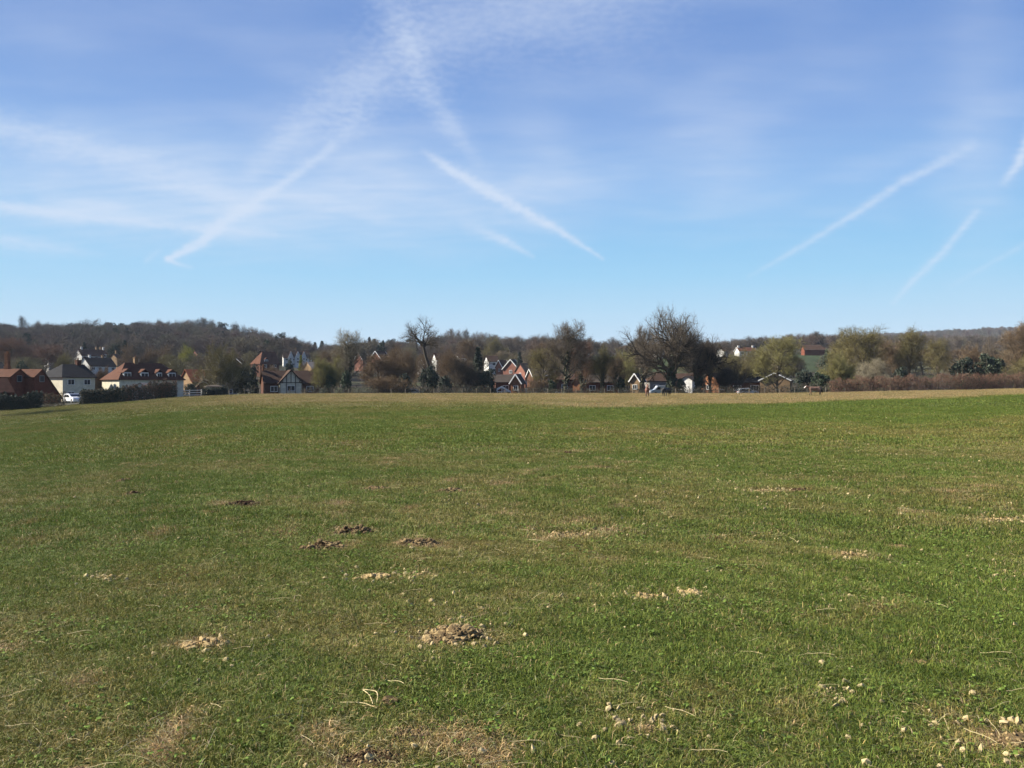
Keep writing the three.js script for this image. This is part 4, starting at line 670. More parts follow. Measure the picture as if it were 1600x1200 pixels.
const HOUSES = [
  // left: the old houses
  ['white rendered house with black slate roof', { l: 62, r: 147, ridge: 570, eave: 589, d: 192, rot: 0.52, dep: 9.4, wall: 'cream', roof: 'slate', hipL: 2.6, chimneys: [[0.35, 1.0, .9, 'dkbrick']] }],
  ['low brown tiled outbuilding cut by the left edge', { l: -40, r: 25, ridge: 592, eave: 612, d: 156, rot: 0.3, dep: 7, wall: 'dkbrick', roof: 'tile', chimneys: [], name: 'outbuilding', category: 'outbuilding', plain: true }],
  ['dark roofed house behind the white house', { l: 128, r: 176, ridge: 559, eave: 572, d: 262, rot: 0.6, dep: 8, wall: 'white', roof: 'brown', chimneys: [[-.3, 1, .8, 'white'], [.2, 1, .8, 'tan']] }],
  ['brown roofed house with pale chimneys behind the white house, the higher one', { l: 120, r: 160, ridge: 546, eave: 556, d: 330, rot: 0.5, dep: 8, wall: 'white', roof: 'tile', chimneys: [[-.35, 1.2, .9, 'white'], [.3, 1.3, .9, 'tan']] }],
  ['long tiled cream house with four dormer windows', { l: 168, r: 280, ridge: 568, eave: 592, d: 200, rot: 0.45, dep: 8.5, wall: 'cream', roof: 'tile', hipL: 3.2, hipR: 3.2, plain: true, chimneys: [[-.12, 1.2, .8, 'tan']], dormers: [[-.36, 1.7], [-.1, 1.8], [.13, 1.2], [.33, 1.8]] }],
  ['small pale-roofed garage in front of the long tiled house', { l: 206, r: 240, ridge: 599, eave: 609, d: 172, rot: 1.35, turned: true, dep: 4.2, wall: 'white', roof: 'pale', chimneys: [], name: 'garage', category: 'garage', plain: true }],
  ['orange tiled house right of the long tiled house', { l: 277, r: 330, ridge: 578, eave: 596, d: 210, rot: 0.35, dep: 8, wall: 'tan', roof: 'orange', chimneys: [], wings: [{ x: 0.8, w: 4, out: 1.4, h: 5.2, e: 3, roof: 'brown', wall: 'dkbrick' }] }],
  ['grey-brown roofed house behind the orange tiled house', { l: 314, r: 372, ridge: 577, eave: 590, d: 232, rot: 0.2, dep: 7, wall: 'grey', roof: 'grey', chimneys: [] }],
  ['low cream flat-roofed garage by the pale-trunked tree', { l: 318, r: 351, ridge: 602.5, eave: 604.5, d: 176, rot: 0.12, dep: 4, wall: 'cream', roof: 'grey', chimneys: [], hipL: 1, hipR: 1, name: 'garage', category: 'garage', plain: true }],
  ['brown tiled house with a half-timbered front gable', { l: 405, r: 500, ridge: 580, eave: 598, d: 196, rot: 0.14, dep: 7.5, wall: 'dkbrick', roof: 'brown', chimneys: [[-.49, 1.0, .5, 'orange']], wings: [{ x: -.4, w: 4.9, out: 1.2, wall: 'cream', timber: true, barge: 2, win: 1.7, wy: .62, h: 5.9 }] }],
  ['red hip-roofed house above the timbered house', { l: 392, r: 436, ridge: 550, eave: 568, d: 285, rot: 0.5, dep: 8, wall: 'dkbrick', roof: 'tile', hipL: 3, chimneys: [], dormers: [[-.15, 1.6]] }],
  ['brown roofed hillside house with white front gables', { l: 440, r: 484, ridge: 548, eave: 559, d: 320, rot: 0.1, dep: 8, wall: 'white', roof: 'brown', chimneys: [[.0, 1.2, .8, 'tan']], wings: [{ x: -3.2, w: 2.6, out: 1, wall: 'white', roof: 'brown', barge: 1, win: .9 }, { x: .7, w: 3, out: 1, wall: 'white', roof: 'brown', barge: 1, win: 1 }, { x: 4, w: 2.4, out: .8, wall: 'white', roof: 'brown', barge: 1, win: .8 }] }],
  ['pale roofed house between the timbered house and the lichened tree', { l: 472, r: 508, ridge: 566, eave: 576, d: 262, rot: 0.5, dep: 7, wall: 'tan', roof: 'pale', chimneys: [] }],
  ['red brick house among trees right of the wispy pale tree, its left neighbour', { l: 553, r: 577, ridge: 550, eave: 562, d: 285, rot: 0.6, dep: 7, wall: 'pink', roof: 'brown', chimneys: [], barge: true }],
  ['red gabled house with white bargeboards among the brown trees', { l: 578, r: 610, ridge: 549, eave: 562, d: 280, rot: 0.85, dep: 7.5, wall: 'pink', roof: 'brown', chimneys: [], barge: true, wings: [{ x: 1.2, w: 3.4, out: 1, barge: 1, h: 5.2 }] }],
  ['brown roofed house right beside the umbrella-crowned tree trunk', { l: 674, r: 692, ridge: 552, eave: 562, d: 290, rot: 0.4, dep: 6, wall: 'white', roof: 'tile', chimneys: [] }],
  ['white hillside house right of the umbrella-crowned tree', { l: 704, r: 730, ridge: 553, eave: 559, d: 320, rot: 0.6, dep: 8, wall: 'white', roof: 'brown', chimneys: [], sideWin: true }],
  ['orange-walled house below the white hillside house', { l: 712, r: 734, ridge: 566, eave: 572, d: 285, rot: 0.7, dep: 6, wall: 'orange', roof: 'tile', chimneys: [] }],
  // middle: the estate
  ['white walled house left of the pink-gabled houses', { l: 756, r: 780, ridge: 556, eave: 565, d: 300, rot: 0.3, dep: 7, wall: 'white', roof: 'brown', chimneys: [] }],
  ['pink-gabled brick house, leftmost of the estate row', { l: 774, r: 796, ridge: 563, eave: 574, d: 262, rot: 0.5, dep: 6, wall: 'pink', roof: 'brown', chimneys: [], barge: true, sideWin: true }],
  ['pink-gabled brick house, middle one with the largest roof', { l: 790, r: 812, ridge: 562, eave: 576, d: 268, rot: 1.0, dep: 6.5, wall: 'pink', roof: 'grey', chimneys: [], barge: true, sideWin: true }],
  ['pink-gabled brick house, rightmost of the estate row', { l: 806, r: 830, ridge: 568, eave: 580, d: 264, rot: 0.55, dep: 6, wall: 'pink', roof: 'grey', chimneys: [], sideWin: true }],
  ['brick terrace house behind the white conservatory', { l: 770, r: 806, ridge: 586, eave: 597, d: 214, rot: 0.1, dep: 7, wall: 'dkbrick', roof: 'grey', chimneys: [], storeys: 1 }],
  ['orange-gabled brick house right of the white conservatory', { l: 801, r: 817, ridge: 585, eave: 597, d: 208, rot: 1.2, dep: 2.5, wall: 'orange', roof: 'grey', chimneys: [], barge: true, sideWin: true, plain: true }],
  ['grey gabled house half hidden left of the tall middle tree', { l: 824, r: 866, ridge: 577, eave: 588, d: 236, rot: 0.25, dep: 7, wall: 'dkbrick', roof: 'grey', chimneys: [], barge: true, wings: [{ x: 1.8, w: 4, out: 1, barge: 1, h: 5.6 }] }],
  ['brown roofed house directly behind the tall middle tree', { l: 864, r: 896, ridge: 583, eave: 593, d: 230, rot: 0.1, dep: 7, wall: 'dkbrick', roof: 'brown', chimneys: [] }],
  ['orange gable end beside the red brick house', { l: 898, r: 914, ridge: 588, eave: 597, d: 205, rot: 1.2, dep: 2.5, wall: 'orange', roof: 'grey', chimneys: [], plain: true }],
  ['red brick house with long grey roof and white windows', { l: 910, r: 968, ridge: 585, eave: 597, d: 212, rot: 0.02, dep: 7, wall: 'brick', roof: 'grey', chimneys: [[-.25, .7, .7, 'tan']], ww: 1.5 }],
  ['dark roofed house behind the ivy column', { l: 962, r: 992, ridge: 588, eave: 598, d: 226, rot: 0.05, dep: 7, wall: 'dkbrick', roof: 'grey', chimneys: [] }],
  ['narrow yellowish gable left of the chestnut horse', { l: 989, r: 1003, ridge: 584, eave: 594, d: 205, rot: 1.1, dep: 2.3, wall: 'tan', roof: 'grey', chimneys: [], barge: true, sideWin: true, plain: true }],
  ['brown hipped house behind the big oak trunk', { l: 1008, r: 1050, ridge: 583, eave: 595, d: 222, rot: 0.25, dep: 7, wall: 'grey', roof: 'brown', hipL: 3, chimneys: [] }],
  ['tan house between the two oaks', { l: 1050, r: 1082, ridge: 584, eave: 594, d: 226, rot: 0.2, dep: 7, wall: 'tan', roof: 'brown', chimneys: [] }],
  ['white rendered house end between the oak trunks', { l: 1070, r: 1082, ridge: 588, eave: 594, d: 202, rot: 1.1, dep: 3, wall: 'white', roof: 'grey', chimneys: [], plain: true }],
  ['orange brick gabled house right of the second oak', { l: 1100, r: 1126, ridge: 583, eave: 595, d: 210, rot: 0.8, dep: 6.4, wall: 'orange', roof: 'grey', chimneys: [], sideWin: true }],
  ['long dark roofed bungalow left of the pale brown gable', { l: 1134, r: 1196, ridge: 583, eave: 597, d: 215, rot: 0.02, dep: 7.5, wall: 'dkbrick', roof: 'slate', chimneys: [[.1, .5, .6, 'tan']], ww: 1.9 }],
  ['wide pale brown gabled house under the yellowish lichened tree', { l: 1190, r: 1236, ridge: 583, eave: 594, d: 205, rot: -0.1 + Math.PI / 2, turned: true, dep: 6.6, wall: 'tan', roof: 'grey', chimneys: [], barge: true, plain: true }],
  // on the slopes behind
  ['cream tower house with brown roofs on the middle slope', { up: 2.8, l: 922, r: 966, ridge: 541, eave: 548, d: 520, rot: 0.3, dep: 9, wall: 'tan', roof: 'brown', chimneys: [], plain: true, hipL: 3 }],
  ['tall narrow cream tower of the house on the middle slope', { up: 2.8, l: 948, r: 955, ridge: 540, eave: 544, d: 512, rot: 0.6, dep: 2.2, wall: 'cream', roof: 'brown', chimneys: [], name: 'tower', category: 'tower', plain: true }],
  ['small white cottage on the slope behind the big oak', { up: 2.8, l: 1022, r: 1036, ridge: 547, eave: 551, d: 520, rot: 0.4, dep: 6, wall: 'white', roof: 'slate', chimneys: [], plain: true }],
  ['small white cottage on the slope right of the second oak', { up: 2.8, l: 1123, r: 1133, ridge: 544, eave: 549, d: 540, rot: 0.7, dep: 6, wall: 'white', roof: 'brown', chimneys: [], plain: true }],
  ['white farmhouse with brown roof on the right slope', { up: 2.8, l: 1150, r: 1180, ridge: 543, eave: 549, d: 530, rot: 0.35, dep: 8, wall: 'white', roof: 'tile', chimneys: [[-.4, 1, 1, 'white'], [.42, 1, 1, 'white']], barge: true }],
  ['red brick house with orange end wall above the green lawn', { up: 2.8, l: 1254, r: 1290, ridge: 539, eave: 547, d: 530, rot: 0.25, dep: 8, wall: 'brick', roof: 'brown', chimneys: [], hipR: 3, plain: true }],
  ['tiny pale house on the crest of the far right ridge', { l: 1543, r: 1553, ridge: 512, eave: 516, d: 1500, far: 1300, up: 7, rot: 0.3, dep: 14, wall: 'tan', roof: 'brown', chimneys: [], plain: true }],
  ['brown roofed house by the yellow-green weeping tree', { l: 298, r: 316, ridge: 548, eave: 554, d: 360, rot: 0.5, dep: 7, wall: 'pink', roof: 'brown', chimneys: [], plain: true }],
  ['small tan hillside house above the second red brick gable', { l: 40, r: 60, ridge: 534, eave: 540, d: 440, rot: 0.5, dep: 8, wall: 'tan', roof: 'pale', chimneys: [], plain: true }],
  ['brown hillside house behind the tall brick chimney', { l: 20, r: 40, ridge: 549, eave: 556, d: 330, rot: 0.5, dep: 7, wall: 'tan', roof: 'tile', chimneys: [], plain: true }],
  ['small white chimneyed house high among the trees above the white house', { l: 150, r: 168, ridge: 547, eave: 553, d: 400, rot: 0.5, dep: 7, wall: 'white', roof: 'tile', chimneys: [[-.3, 1.6, .8, 'tan'], [.35, 1.6, .8, 'white']], plain: true }],
  ['small brown roofed house with pale chimney left of the broad brown tree', { l: 170, r: 190, ridge: 553, eave: 560, d: 400, rot: 0.6, dep: 7, wall: 'tan', roof: 'brown', chimneys: [[.2, 1.6, .8, 'tan']], plain: true }],
  ['small white gabled house above the roof of the long tiled house', { l: 210, r: 226, ridge: 558, eave: 564, d: 400, rot: 0.7, dep: 6, wall: 'white', roof: 'brown', chimneys: [], plain: true }],
  ['small pale house right of the chimney of the long tiled house', { l: 238, r: 258, ridge: 561, eave: 567, d: 400, rot: 0.4, dep: 6, wall: 'tan', roof: 'tile', chimneys: [[0, 1, .7, 'tan']], plain: true }],
  ['small brown house between the two red gables and the white house roof', { l: 66, r: 84, ridge: 558, eave: 565, d: 400, rot: 0.5, dep: 6, wall: 'white', roof: 'tile', chimneys: [], plain: true }],
  ['pale gabled house on the slope right of the pale-trunked tree', { l: 362, r: 382, ridge: 560, eave: 568, d: 400, rot: 0.9, dep: 6, wall: 'dkbrick', roof: 'tile', chimneys: [], barge: true, plain: true }],
  ['small white cottage half hidden right of the round brown tree', { l: 655, r: 668, ridge: 560, eave: 566, d: 400, rot: 0.6, dep: 5, wall: 'white', roof: 'brown', chimneys: [], plain: true }],
  ['dark slate roofed house left of the tall brick chimney', { l: -30, r: 11, ridge: 566, eave: 578, d: 205, rot: 0.4, dep: 7, wall: 'grey', roof: 'slate', chimneys: [] }],
];
for (const [label, o] of HOUSES) house(label, o);
{ // the red brick house with two gables turned away from the sun and one long roof sweep
  const d = 176, pos = at(30, d), g0 = pos[1], t = thing('house', 'red brick house with two gables and a tall chimney at the left edge', 'house', pos, -0.72 + 0.51);
  const ridge = heightAt(577, d) - g0, eave = heightAt(588.5, d) - g0;
  const wing = (x0, x1, zc, wl, wr, eL, eR) => { // ridge along x, slope wl towards the front (+z), wr to the back
    const sh = new THREE.Shape(); sh.moveTo(-wr, -.5); sh.lineTo(wl, -.5); sh.lineTo(wl, eL); sh.lineTo(0, ridge - .05); sh.lineTo(-wr, eR); sh.closePath();
    const g = new THREE.ExtrudeGeometry(sh, { depth: x1 - x0, bevelEnabled: false }); g.rotateY(-Math.PI / 2); g.scale(-1, 1, 1); // extrude along x
    const p = bare(g).attributes.position; const flip = []; for (let i = 0; i < p.count; i += 3) flip.push(p.getX(i) + x0, p.getY(i), p.getZ(i) + zc, p.getX(i + 2) + x0, p.getY(i + 2), p.getZ(i + 2) + zc, p.getX(i + 1) + x0, p.getY(i + 1), p.getZ(i + 1) + zc);
    const w = new THREE.BufferGeometry(); w.setAttribute('position', new THREE.Float32BufferAttribute(flip, 3)); part('wall', uvBox(w), MW.brick, t);
    const slab = (run, drop, s) => { const L = Math.hypot(run, drop) + .4, b = box(x1 - x0 + .5, .16, L); b.translate(0, 0, L / 2 - .02); b.rotateX(Math.atan2(drop, run)); if (s < 0) b.rotateY(Math.PI); return b.translate((x0 + x1) / 2, ridge + .04, zc); };
    return part('roof', join([slab(wl, ridge - eL, 1), slab(wr, ridge - eR, -1)]), MR.tile, t);
  };
  const a = wing(-7.5, 0, 0, 2.3, 2.3, eave, eave); wing(-4, 2.3, -3.4, 2.0, 5.6, eave, 1.2);
  const ch = part('chimney', join([box(.75, 4.4, .75), box(.92, .18, .92, 0, 2.1, 0), box(.95, .5, .95, 0, -.6, 0)]), MW.orange, a); ch.position.set(-3.0, ridge + 1.0, -.3);
  for (const x of [-.18, .18]) part('chimney_pot', new THREE.CylinderGeometry(.11, .14, .5, 8).translate(x, 2.4, 0), MW.orange, ch);
  for (const [x, z] of [[0.06, 0], [2.36, -3.4]]) { const w = part('window', join([box(.1, 1.2, .09, 0, 0, -.6), box(.1, 1.2, .09, 0, 0, .6), box(.1, .09, 1.2, 0, .6, 0), box(.1, .09, 1.2, 0, -.6, 0)]), oldFrame, t); w.position.set(x, eave - .4, z); part('pane', box(.05, 1.15, 1.15), glassMat, w); }
}
{ // white conservatory facing the field
  const d = 182, p = at(784, d), t = thing('conservatory', 'white gabled conservatory at the field edge below the brick terrace', 'conservatory', p, 0.05), w = 27 / F * d, e = heightAt(612, d) - p[1], h = heightAt(604.5, d) - p[1], L = 3.4;
  for (const x of [-w / 2, -w / 4, 0, w / 4, w / 2]) part('glazing_bar', box(.1, e + (h - e) * (1 - Math.abs(x) / (w / 2)), .1, x, (e + (h - e) * (1 - Math.abs(x) / (w / 2))) / 2, 0), whitePaint, t);
  part('plinth', box(w + .1, .6, L, 0, .3, -L / 2 - .08), whitePaint, t);
  part('gable_rail', join([box(w, .12, .14, 0, e, .01), (() => { const g = box(Math.hypot(w / 2, h - e) + .2, .3, .16); g.rotateZ(Math.atan2(h - e, w / 2)); return g.translate(-w / 4, (e + h) / 2, .03); })(), (() => { const g = box(Math.hypot(w / 2, h - e) + .2, .3, .16); g.rotateZ(-Math.atan2(h - e, w / 2)); return g.translate(w / 4, (e + h) / 2, .06); })()]), whitePaint, t);
  for (const x of [-3, -1, 1, 3]) part('pane', box(w / 4 - .1, e - .72, .03, x * w / 8, (e + .6) / 2, -.03), glassMat, t);
  part('roof', uvBox(roofGeo(L, w, e, h, 0, 0, .1, .1).rotateY(-Math.PI / 2).translate(0, .02, -L / 2 - .2)), mat(.72, .74, .74, .3), t);
}
// woods that read as one mass
function woods(name, label, kinds, spots, tints, hgt) {
  const r = mulberry(spots.length + 17), list = kinds.flatMap(([k, v]) => { const p = proto(k, v); return [[p.crown, p, 0], [p.wood, p, 1]]; });
  const per = kinds.map(() => []); spots.forEach((s) => per[Math.floor(r() * kinds.length)].push(s));
  kinds.forEach(([k, v], i) => { if (!per[i].length) return; const p = proto(k, v);
    const geo = mergeGeometries([p.crown, p.wood].map((g) => bare(g.clone()))), im = shade(new THREE.InstancedMesh(geo, mat(1, 1, 1, 1), per[i].length)); im.name = numbered(name); tag(im, label, 'woodland', null, 'stuff');
    per[i].forEach(([x, z], j) => { const h = hgt * (0.65 + 0.6 * r()), s = h / p.H; V4.set(x, H(x, z), z); E4.set(0, r() * 6.28, 0); Q4.setFromEuler(E4); const w = s * (0.9 + .5 * r()); S4.set(w, s, w); const t = tints[Math.floor(r() * tints.length)], g = .8 + .4 * r(); C4.setRGB(t[0] * g, t[1] * g, t[2] * g); im.setMatrixAt(j, M4.compose(V4, Q4, S4)); im.setColorAt(j, C4); });
    scene.add(im); });
}
{
  const r = mulberry(808), B = [['farbare', 0], ['farbare', 1], ['farbare2', 0], ['farbare2', 1]], browns = [[.12, .096, .074], [.105, .086, .062], [.125, .088, .068], [.115, .10, .066], [.085, .068, .052]], olives = [[.16, .14, .075], [.15, .12, .08], [.17, .13, .085], [.12, .105, .06]];
  const hides = (px, d, top) => HOUSES.some(([, o]) => o.d > d && px > o.l - 14 && px < o.r + 10 && top < o.eave + 4);
  const area = (n, p0, p1, d0, d1, keep) => { const out = []; let g = 0; while (out.length < n && g++ < n * 20) { const d = lerp(d0, d1, r()), px = lerp(p0, p1, r()); if (keep && !keep(px, d)) continue; { const q = at(px, d); if (d < 560 && hides(px, d, HY - (q[1] + 10 - EYE) / d * F)) continue; } out.push([(px - 800) / F * d, -d]); } return out; };
  const meadow = (px, d) => !((px > 1005 && px < 1115 && d < 530) || (px > 1225 && px < 1305 && d < 530) || (px > 1420 && px < 1500 && d < 480) || (px > 920 && px < 1000 && d > 400 && d < 530));
  woods('woodland', 'brown winter wood covering the left hill', B, area(1300, -260, 470, 380, 860, (px, d) => px < 430 || d < 640), browns, 13);
  woods('woodland', 'dark evergreens scattered through the wood on the left hill', [['pine', 0], ['conifer', 0]], [...area(130, -200, 460, 420, 760), ...area(45, 150, 225, 560, 700), ...area(14, 335, 360, 600, 700)], [[.028, .042, .022], [.035, .045, .025]], 12);
  woods('village_trees', 'bare garden trees between the village houses', B, area(240, -150, 900, 255, 400), olives, 9);
  woods('woodland', 'brown wood on the low middle hill', B, area(420, 470, 920, 480, 800), browns, 12);
  woods('woodland', 'olive and brown scrub on the slope to the right', B, area(420, 880, 1800, 265, 460, meadow), olives, 8);
  woods('woodland', 'brown wood behind the farmhouse and brick house on the right', B, area(800, 900, 1850, 560, 900, (px, d) => d > 580 || px > 1300), browns, 11);
  woods('far_woodland', 'bluish wood on the far ridge at the right', B, area(2200, 1050, 1950, 1400, 3500), browns, 15);
}
console.log('houses done');

// ---------------------------------------------------------------- lanes, fences, cars
function lane(label, pts, w) { const P = [], I = []; pts.forEach(([px, d], i) => { const q = pts[Math.min(i + 1, pts.length - 1)], o = pts[Math.max(i - 1, 0)], a = at(o[0], o[1]), b = at(q[0], q[1]), dx = b[0] - a[0], dz = b[2] - a[2], l = Math.hypot(dx, dz), c = at(px, d); for (const s of [-1, 1]) { const x = c[0] - dz / l * w / 2 * s, z = c[2] + dx / l * w / 2 * s; P.push(x, H(x, z) + 0.06, z); } if (i) { const k = i * 2; I.push(k - 2, k - 1, k + 1, k - 2, k + 1, k); } }); const g = new THREE.BufferGeometry(); g.setAttribute('position', new THREE.Float32BufferAttribute(P, 3)); g.setIndex(I); g.computeVertexNormals(); const m = shade(new THREE.Mesh(g, mat(.055, .055, .057, .95))); m.name = numbered('road'); scene.add(m); tag(m, label, 'road', null, 'structure'); }
const range = (a, b, n, f) => Array.from({ length: n + 1 }, (_, i) => f(lerp(a, b, i / n)));
lane('asphalt lane behind the left hedge', range(-200, 330, 24, (p) => [p, 150 + (p + 200) * .02]), 5);
lane('asphalt street behind the field-edge trees', range(560, 1250, 30, (p) => [p, 189]), 6);
function postFence(label, pts, step, o) {
  const W = pts.map(([px, d]) => at(px, d)), t = thing(o.name, label, 'fence', W[0]), o0 = W[0], postG = box(o.pw, o.h + .3, o.pw, 0, o.h / 2 - .15, 0), spots = [];
  for (let i = 0; i < W.length - 1; i++) { const a = W[i], b = W[i + 1], n = Math.max(1, Math.round(Math.hypot(b[0] - a[0], b[2] - a[2]) / step)); for (let k = 0; k < n + (i === W.length - 2 ? 1 : 0); k++) { const x = lerp(a[0], b[0], k / n), z = lerp(a[2], b[2], k / n); spots.push([x - o0[0], H(x, z) - o0[1], z - o0[2]]); } }
  const r = mulberry(31); for (const s of spots) { const p = part('post', postG, o.mat, t); p.position.set(...s); p.rotation.set((r() - .5) * .08, r(), (r() - .5) * .08); }
  for (const y of o.rails) for (let k = 0; k < (o.wire ? 1 : spots.length - 1); k++) { if (o.wire) { const b = new Build(); b.tube(spots.map(([x, a, z]) => [x, a + y, z - .08]), spots.map(() => .004), 4); part('wire', b.geo(true), o.mat, t); } else { const a = spots[k], b = spots[k + 1], dx = b[0] - a[0], dy = b[1] - a[1], dz = b[2] - a[2], g = box(Math.hypot(dx, dz) + .1, .14, .05, 0, 0, .085); g.rotateZ(Math.atan2(dy, Math.hypot(dx, dz))); g.rotateY(-Math.atan2(dz, dx)); const m = part('rail', g, o.mat, t); m.position.set((a[0] + b[0]) / 2, (a[1] + b[1]) / 2 + y, (a[2] + b[2]) / 2); } }
}
const oldWood = mat(.16, .135, .10, .95), paleWood = mat(.5, .47, .42, .9);
postFence('thin post and wire fence along the far edge of the field', [[358, 158], [500, 160], [700, 161], [900, 161], [1100, 161], [1290, 159]], 2.6, { name: 'wire_fence', h: 1.1, pw: .09, mat: oldWood, rails: [.45, .8, 1.1], wire: true });
postFence('pale wooden post and rail fence by the left hedge', [[277, 151], [315, 153]], 1.6, { name: 'rail_fence', h: 1.3, pw: .14, mat: paleWood, rails: [.35, .75, 1.15] });

const tyre = mat(.02, .02, .02, .8), rim = mat(.45, .45, .46, .35, { metalness: .6 }), carGlass = mat(.02, .025, .03, .06), lampRed = mat(.35, .02, .02, .3), lampWhite = mat(.7, .7, .7, .2);
function car(label, px, d, turn, colour, style = 'hatch', dy = 0) {
  const p = at(px, d); p[1] += .06 + dy; const t = thing(style === 'van' ? 'parked_van' : 'parked_car', label, style === 'van' ? 'van' : 'car', p, turn), van = style === 'van';
  const paint = new THREE.MeshPhysicalMaterial({ color: rgb(...colour), roughness: .35, clearcoat: 1, clearcoatRoughness: .08 });
  const L = van ? 4.6 : 4.1, W = 1.74, top = van ? 1.9 : 1.46, s = new THREE.Shape(), prof = van ? [[-2.3, .3], [-2.3, 1.75], [-2.15, 1.9], [.9, 1.9], [1.45, 1.15], [2.2, .95], [2.3, .6], [2.3, .3]] : [[-2.02, .3], [-2.05, .85], [-1.85, 1.32], [-1.5, 1.45], [.1, 1.46], [.85, .98], [1.85, .82], [2.05, .6], [2.05, .3]];
  prof.forEach(([x, y], i) => (i ? s.lineTo(x, y) : s.moveTo(x, y))); s.lineTo(1.72, .3); s.absarc(1.35, .32, .36, 0, Math.PI, false); s.lineTo(-.97, .3); s.absarc(-1.32, .32, .36, 0, Math.PI, false); s.closePath();
  part('body', new THREE.ExtrudeGeometry(s, { depth: W - .16, bevelEnabled: true, bevelSize: .06, bevelThickness: .08, bevelSegments: 2 }).translate(0, 0, -(W - .16) / 2), paint, t);
  const sideWin = (x0, x1, xt0, xt1, y0, y1) => { const q = new THREE.Shape(); q.moveTo(x0, y0); q.lineTo(x1, y0); q.lineTo(xt1, y1); q.lineTo(xt0, y1); q.closePath(); return new THREE.ExtrudeGeometry(q, { depth: .02, bevelEnabled: false }); };
  for (const z of [W / 2 + .005, -W / 2 - .025]) { if (van) part('side_window', sideWin(.35, 1.3, .35, .85, 1.15, 1.7).translate(0, 0, z), carGlass, t); else { part('side_window', sideWin(-1.7, -.65, -1.45, -.65, .93, 1.34).translate(0, 0, z), carGlass, t); part('side_window', sideWin(-.55, .7, -.55, .08, .93, 1.34).translate(0, 0, z), carGlass, t); } }
  const ws = box(.02, .72, W - .36); ws.rotateZ(van ? .63 : 1.0); ws.translate(van ? 1.24 : .56, van ? 1.5 : 1.24, 0); part('windscreen', ws, carGlass, t);
  const rw = box(.02, .42, W - .4); rw.rotateZ(-.4); rw.translate(van ? -2.4 : -2.06, van ? 1.5 : 1.08, 0); part('rear_window', rw, carGlass, t);
  for (const [x, z] of [[1.35, .8], [1.35, -.8], [-1.32, .8], [-1.32, -.8]]) { const w = part('wheel', new THREE.CylinderGeometry(.31, .31, .2, 18).rotateX(Math.PI / 2), tyre, t); w.position.set(x, .31, z); part('hub_cap', new THREE.CylinderGeometry(.19, .19, .22, 14).rotateX(Math.PI / 2), rim, w); }
  for (const z of [.62, -.62]) { part('headlight', box(.08, .16, .34, L / 2 + .06, .68, z), lampWhite, t); part('tail_light', box(.08, .22, .2, -L / 2 - .08, .8, z), lampRed, t); }
  return t;
}
car('bright white car seen through the gap in the left hedge', 115, 148, -0.75, [.82, .82, .82], 'hatch', .35);
car('small white car left of the umbrella-crowned tree', 648, 187, .1, [.75, .75, .74], 'hatch', .1);
car('dark grey car parked under the dark evergreen, left of the conservatory', 745, 188, 0, [.1, .11, .12]);
car('dark car with pale glints parked left of the tall middle tree', 836, 186, .05, [.16, .17, .19], 'hatch', .25);
car('silver car parked directly left of the tall middle tree trunk', 861, 187, 0, [.4, .41, .42]);
car('white van parked behind the black horse beside the big oak', 1033, 184, Math.PI + .1, [.72, .73, .72], 'van', .2);
car('grey car parked between the two oak trunks', 1060, 187, .1, [.3, .32, .34]);
car('white car parked before the long dark bungalow', 1168, 186, .05, [.74, .74, .73], 'hatch', .1);

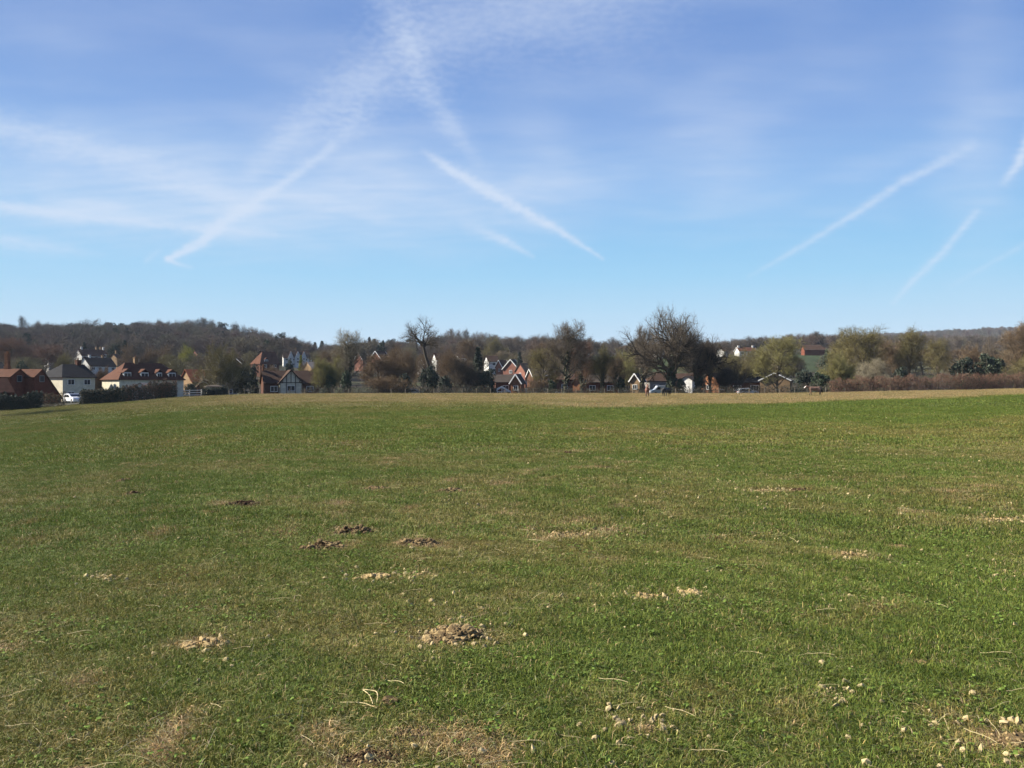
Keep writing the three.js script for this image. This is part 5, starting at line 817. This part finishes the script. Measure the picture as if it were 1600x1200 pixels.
// ---------------------------------------------------------------- horses (one continuous body each)
function horse(label, px, d, turn, colours, o = {}) {
  // x is forward; withers about 1.2 m
  const J = []; const bone = (a, ra, b, rb) => J.push([a, ra, b, rb]);
  bone([-.62, .93, 0], .25, [-.15, .9, 0], .265); bone([-.15, .9, 0], .265, [.42, .93, 0], .25); bone([-.62, .98, 0], .22, [-.78, .9, 0], .17); bone([.42, .98, 0], .2, [.5, .86, 0], .2);
  const hd = o.head ?? [1.38, .78], pk = [hd[0] - .30, hd[1] + .24];
  bone([.5, 1.0, 0], .185, [lerp(.55, pk[0], .6), lerp(1.05, pk[1], .6), 0], .13); bone([lerp(.55, pk[0], .6), lerp(1.05, pk[1], .6), 0], .13, [pk[0], pk[1], 0], .105);
  bone([pk[0], pk[1], 0], .115, [lerp(pk[0], hd[0], .55), lerp(pk[1], hd[1], .55), 0], .085); bone([lerp(pk[0], hd[0], .55), lerp(pk[1], hd[1], .55), 0], .085, [hd[0], hd[1], 0], .062);
  for (const s of [-1, 1]) { bone([pk[0] - .03, pk[1] + .06, s * .06], .03, [pk[0] - .02, pk[1] + .19, s * .075], .01);
    const f = s > 0 ? .1 : -.06; bone([.44, .8, s * .14], .12, [.44 + f * .3, .5, s * .14], .062); bone([.44 + f * .3, .5, s * .14], .06, [.44 + f, .12, s * .14], .036); bone([.44 + f, .12, s * .14], .045, [.46 + f, .03, s * .14], .055);
    const k = s > 0 ? -.08 : .08; bone([-.66, .82, s * .13], .18, [-.58 + k, .62, s * .15], .1); bone([-.58 + k, .62, s * .15], .09, [-.8 + k, .44, s * .14], .055); bone([-.8 + k, .44, s * .14], .055, [-.75 + k, .12, s * .14], .036); bone([-.75 + k, .12, s * .14], .045, [-.73 + k, .03, s * .14], .055); }
  const R = 96, half = 1.35, mc = new MarchingCubes(R, mat(1, 1, 1), false, false, 60000), cx = .25, cy = .75; mc.isolation = 0;
  const f = mc.field, dist = (x, y, z) => { let m = 9; for (const [a, ra, b, rb] of J) { const bx = b[0] - a[0], by = b[1] - a[1], bz = b[2] - a[2], t = clamp(((x - a[0]) * bx + (y - a[1]) * by + (z - a[2]) * bz) / (bx * bx + by * by + bz * bz)), q = Math.hypot(x - a[0] - bx * t, y - a[1] - by * t, z - a[2] - bz * t) - lerp(ra, rb, t), h = clamp(.5 + .5 * (m - q) / .05); m = lerp(m, q, h) - .05 * h * (1 - h); } return m; };
  for (let k = 0; k < R; k++) for (let j = 0; j < R; j++) for (let i = 0; i < R; i++) { const x = (i / R * 2 - 1) * half + cx, y = (j / R * 2 - 1) * half + cy, z = (k / R * 2 - 1) * half; f[i + j * R + k * R * R] = Math.abs(z) > .45 ? -1 : -dist(x, y, z); }
  mc.update(); const g = new THREE.BufferGeometry(), P = new Float32Array(mc.count * 3), N = new Float32Array(mc.count * 3), C = new Float32Array(mc.count * 3);
  for (let i = 0; i < mc.count; i++) { const x = mc.positionArray[i * 3] * half + cx, y = mc.positionArray[i * 3 + 1] * half + cy, z = mc.positionArray[i * 3 + 2] * half; P.set([x, y, z], i * 3); N.set([mc.normalArray[i * 3], mc.normalArray[i * 3 + 1], mc.normalArray[i * 3 + 2]], i * 3);
    let c = colours.coat; if (y < .3) c = colours.legs; if (colours.face) { const e = [hd[0] - pk[0], hd[1] - pk[1]], t = ((x - pk[0]) * e[0] + (y - pk[1]) * e[1]) / (e[0] ** 2 + e[1] ** 2); if (t > .05 && t < 1.3 && (y - pk[1] - e[1] * t) + (x - pk[0] - e[0] * t) > .035 && t > .25) c = colours.face; } C.set(c, i * 3); }
  g.setAttribute('position', new THREE.BufferAttribute(P, 3)); g.setAttribute('normal', new THREE.BufferAttribute(N, 3)); g.setAttribute('color', new THREE.BufferAttribute(C, 3));
  const t = thing('horse', label, 'horse', at(px, d), turn); part('body', g, new THREE.MeshStandardMaterial({ vertexColors: true, roughness: .75 }), t);
  const hair = new Build(), r = mulberry(61); for (let i = 0; i < 160; i++) { const q = r(), x = lerp(.5, pk[0], q), y = lerp(1.17, pk[1] + .12, q); hair.tri([x, y, (r() - .5) * .05], norm([-.2, -1, .5 + r() * .4]), .16 + .12 * r(), .02, r); } part('mane', hair.geo(false), colours.mane, t);
  const tl = new Build(); for (let i = 0; i < 130; i++) tl.tri([-.93 + (r() - .5) * .05, .98 + (r() - .5) * .06, (r() - .5) * .06], norm([-.22 + (r() - .5) * .2, -1, (r() - .5) * .22]), .45 + .3 * r(), .03, r); part('tail', tl.geo(false), colours.mane, t);
  for (const s of [-1, 1]) part('eye', new THREE.SphereGeometry(.022, 10, 8).translate(lerp(pk[0], hd[0], .35), lerp(pk[1], hd[1], .35) + .035, s * .085), mat(.01, .01, .01, .1), t);
  t.scale.setScalar(o.s ?? 1); return t;
}
horse('brown horse with white blazed face standing side-on before the dark thicket', 1272, 118, Math.PI - 0.1, { coat: [.15, .085, .055], legs: [.03, .02, .016], face: [.75, .7, .66], mane: mat(.02, .015, .012) }, { head: [1.28, .98], s: 1.0 });
horse('black horse grazing with its back to us right of the chestnut one', 1041, 113, 0.95, { coat: [.02, .018, .017], legs: [.018, .015, .014], mane: mat(.01, .01, .01) }, { head: [1.22, .38], s: .98 });
horse('chestnut horse seen end-on left of the black one', 1011.5, 113, -Math.PI / 2 - .12, { coat: [.17, .075, .048], legs: [.04, .02, .015], mane: mat(.12, .05, .03) }, { head: [1.16, 1.22], s: 1.0 });

renderer.render(scene, camera);
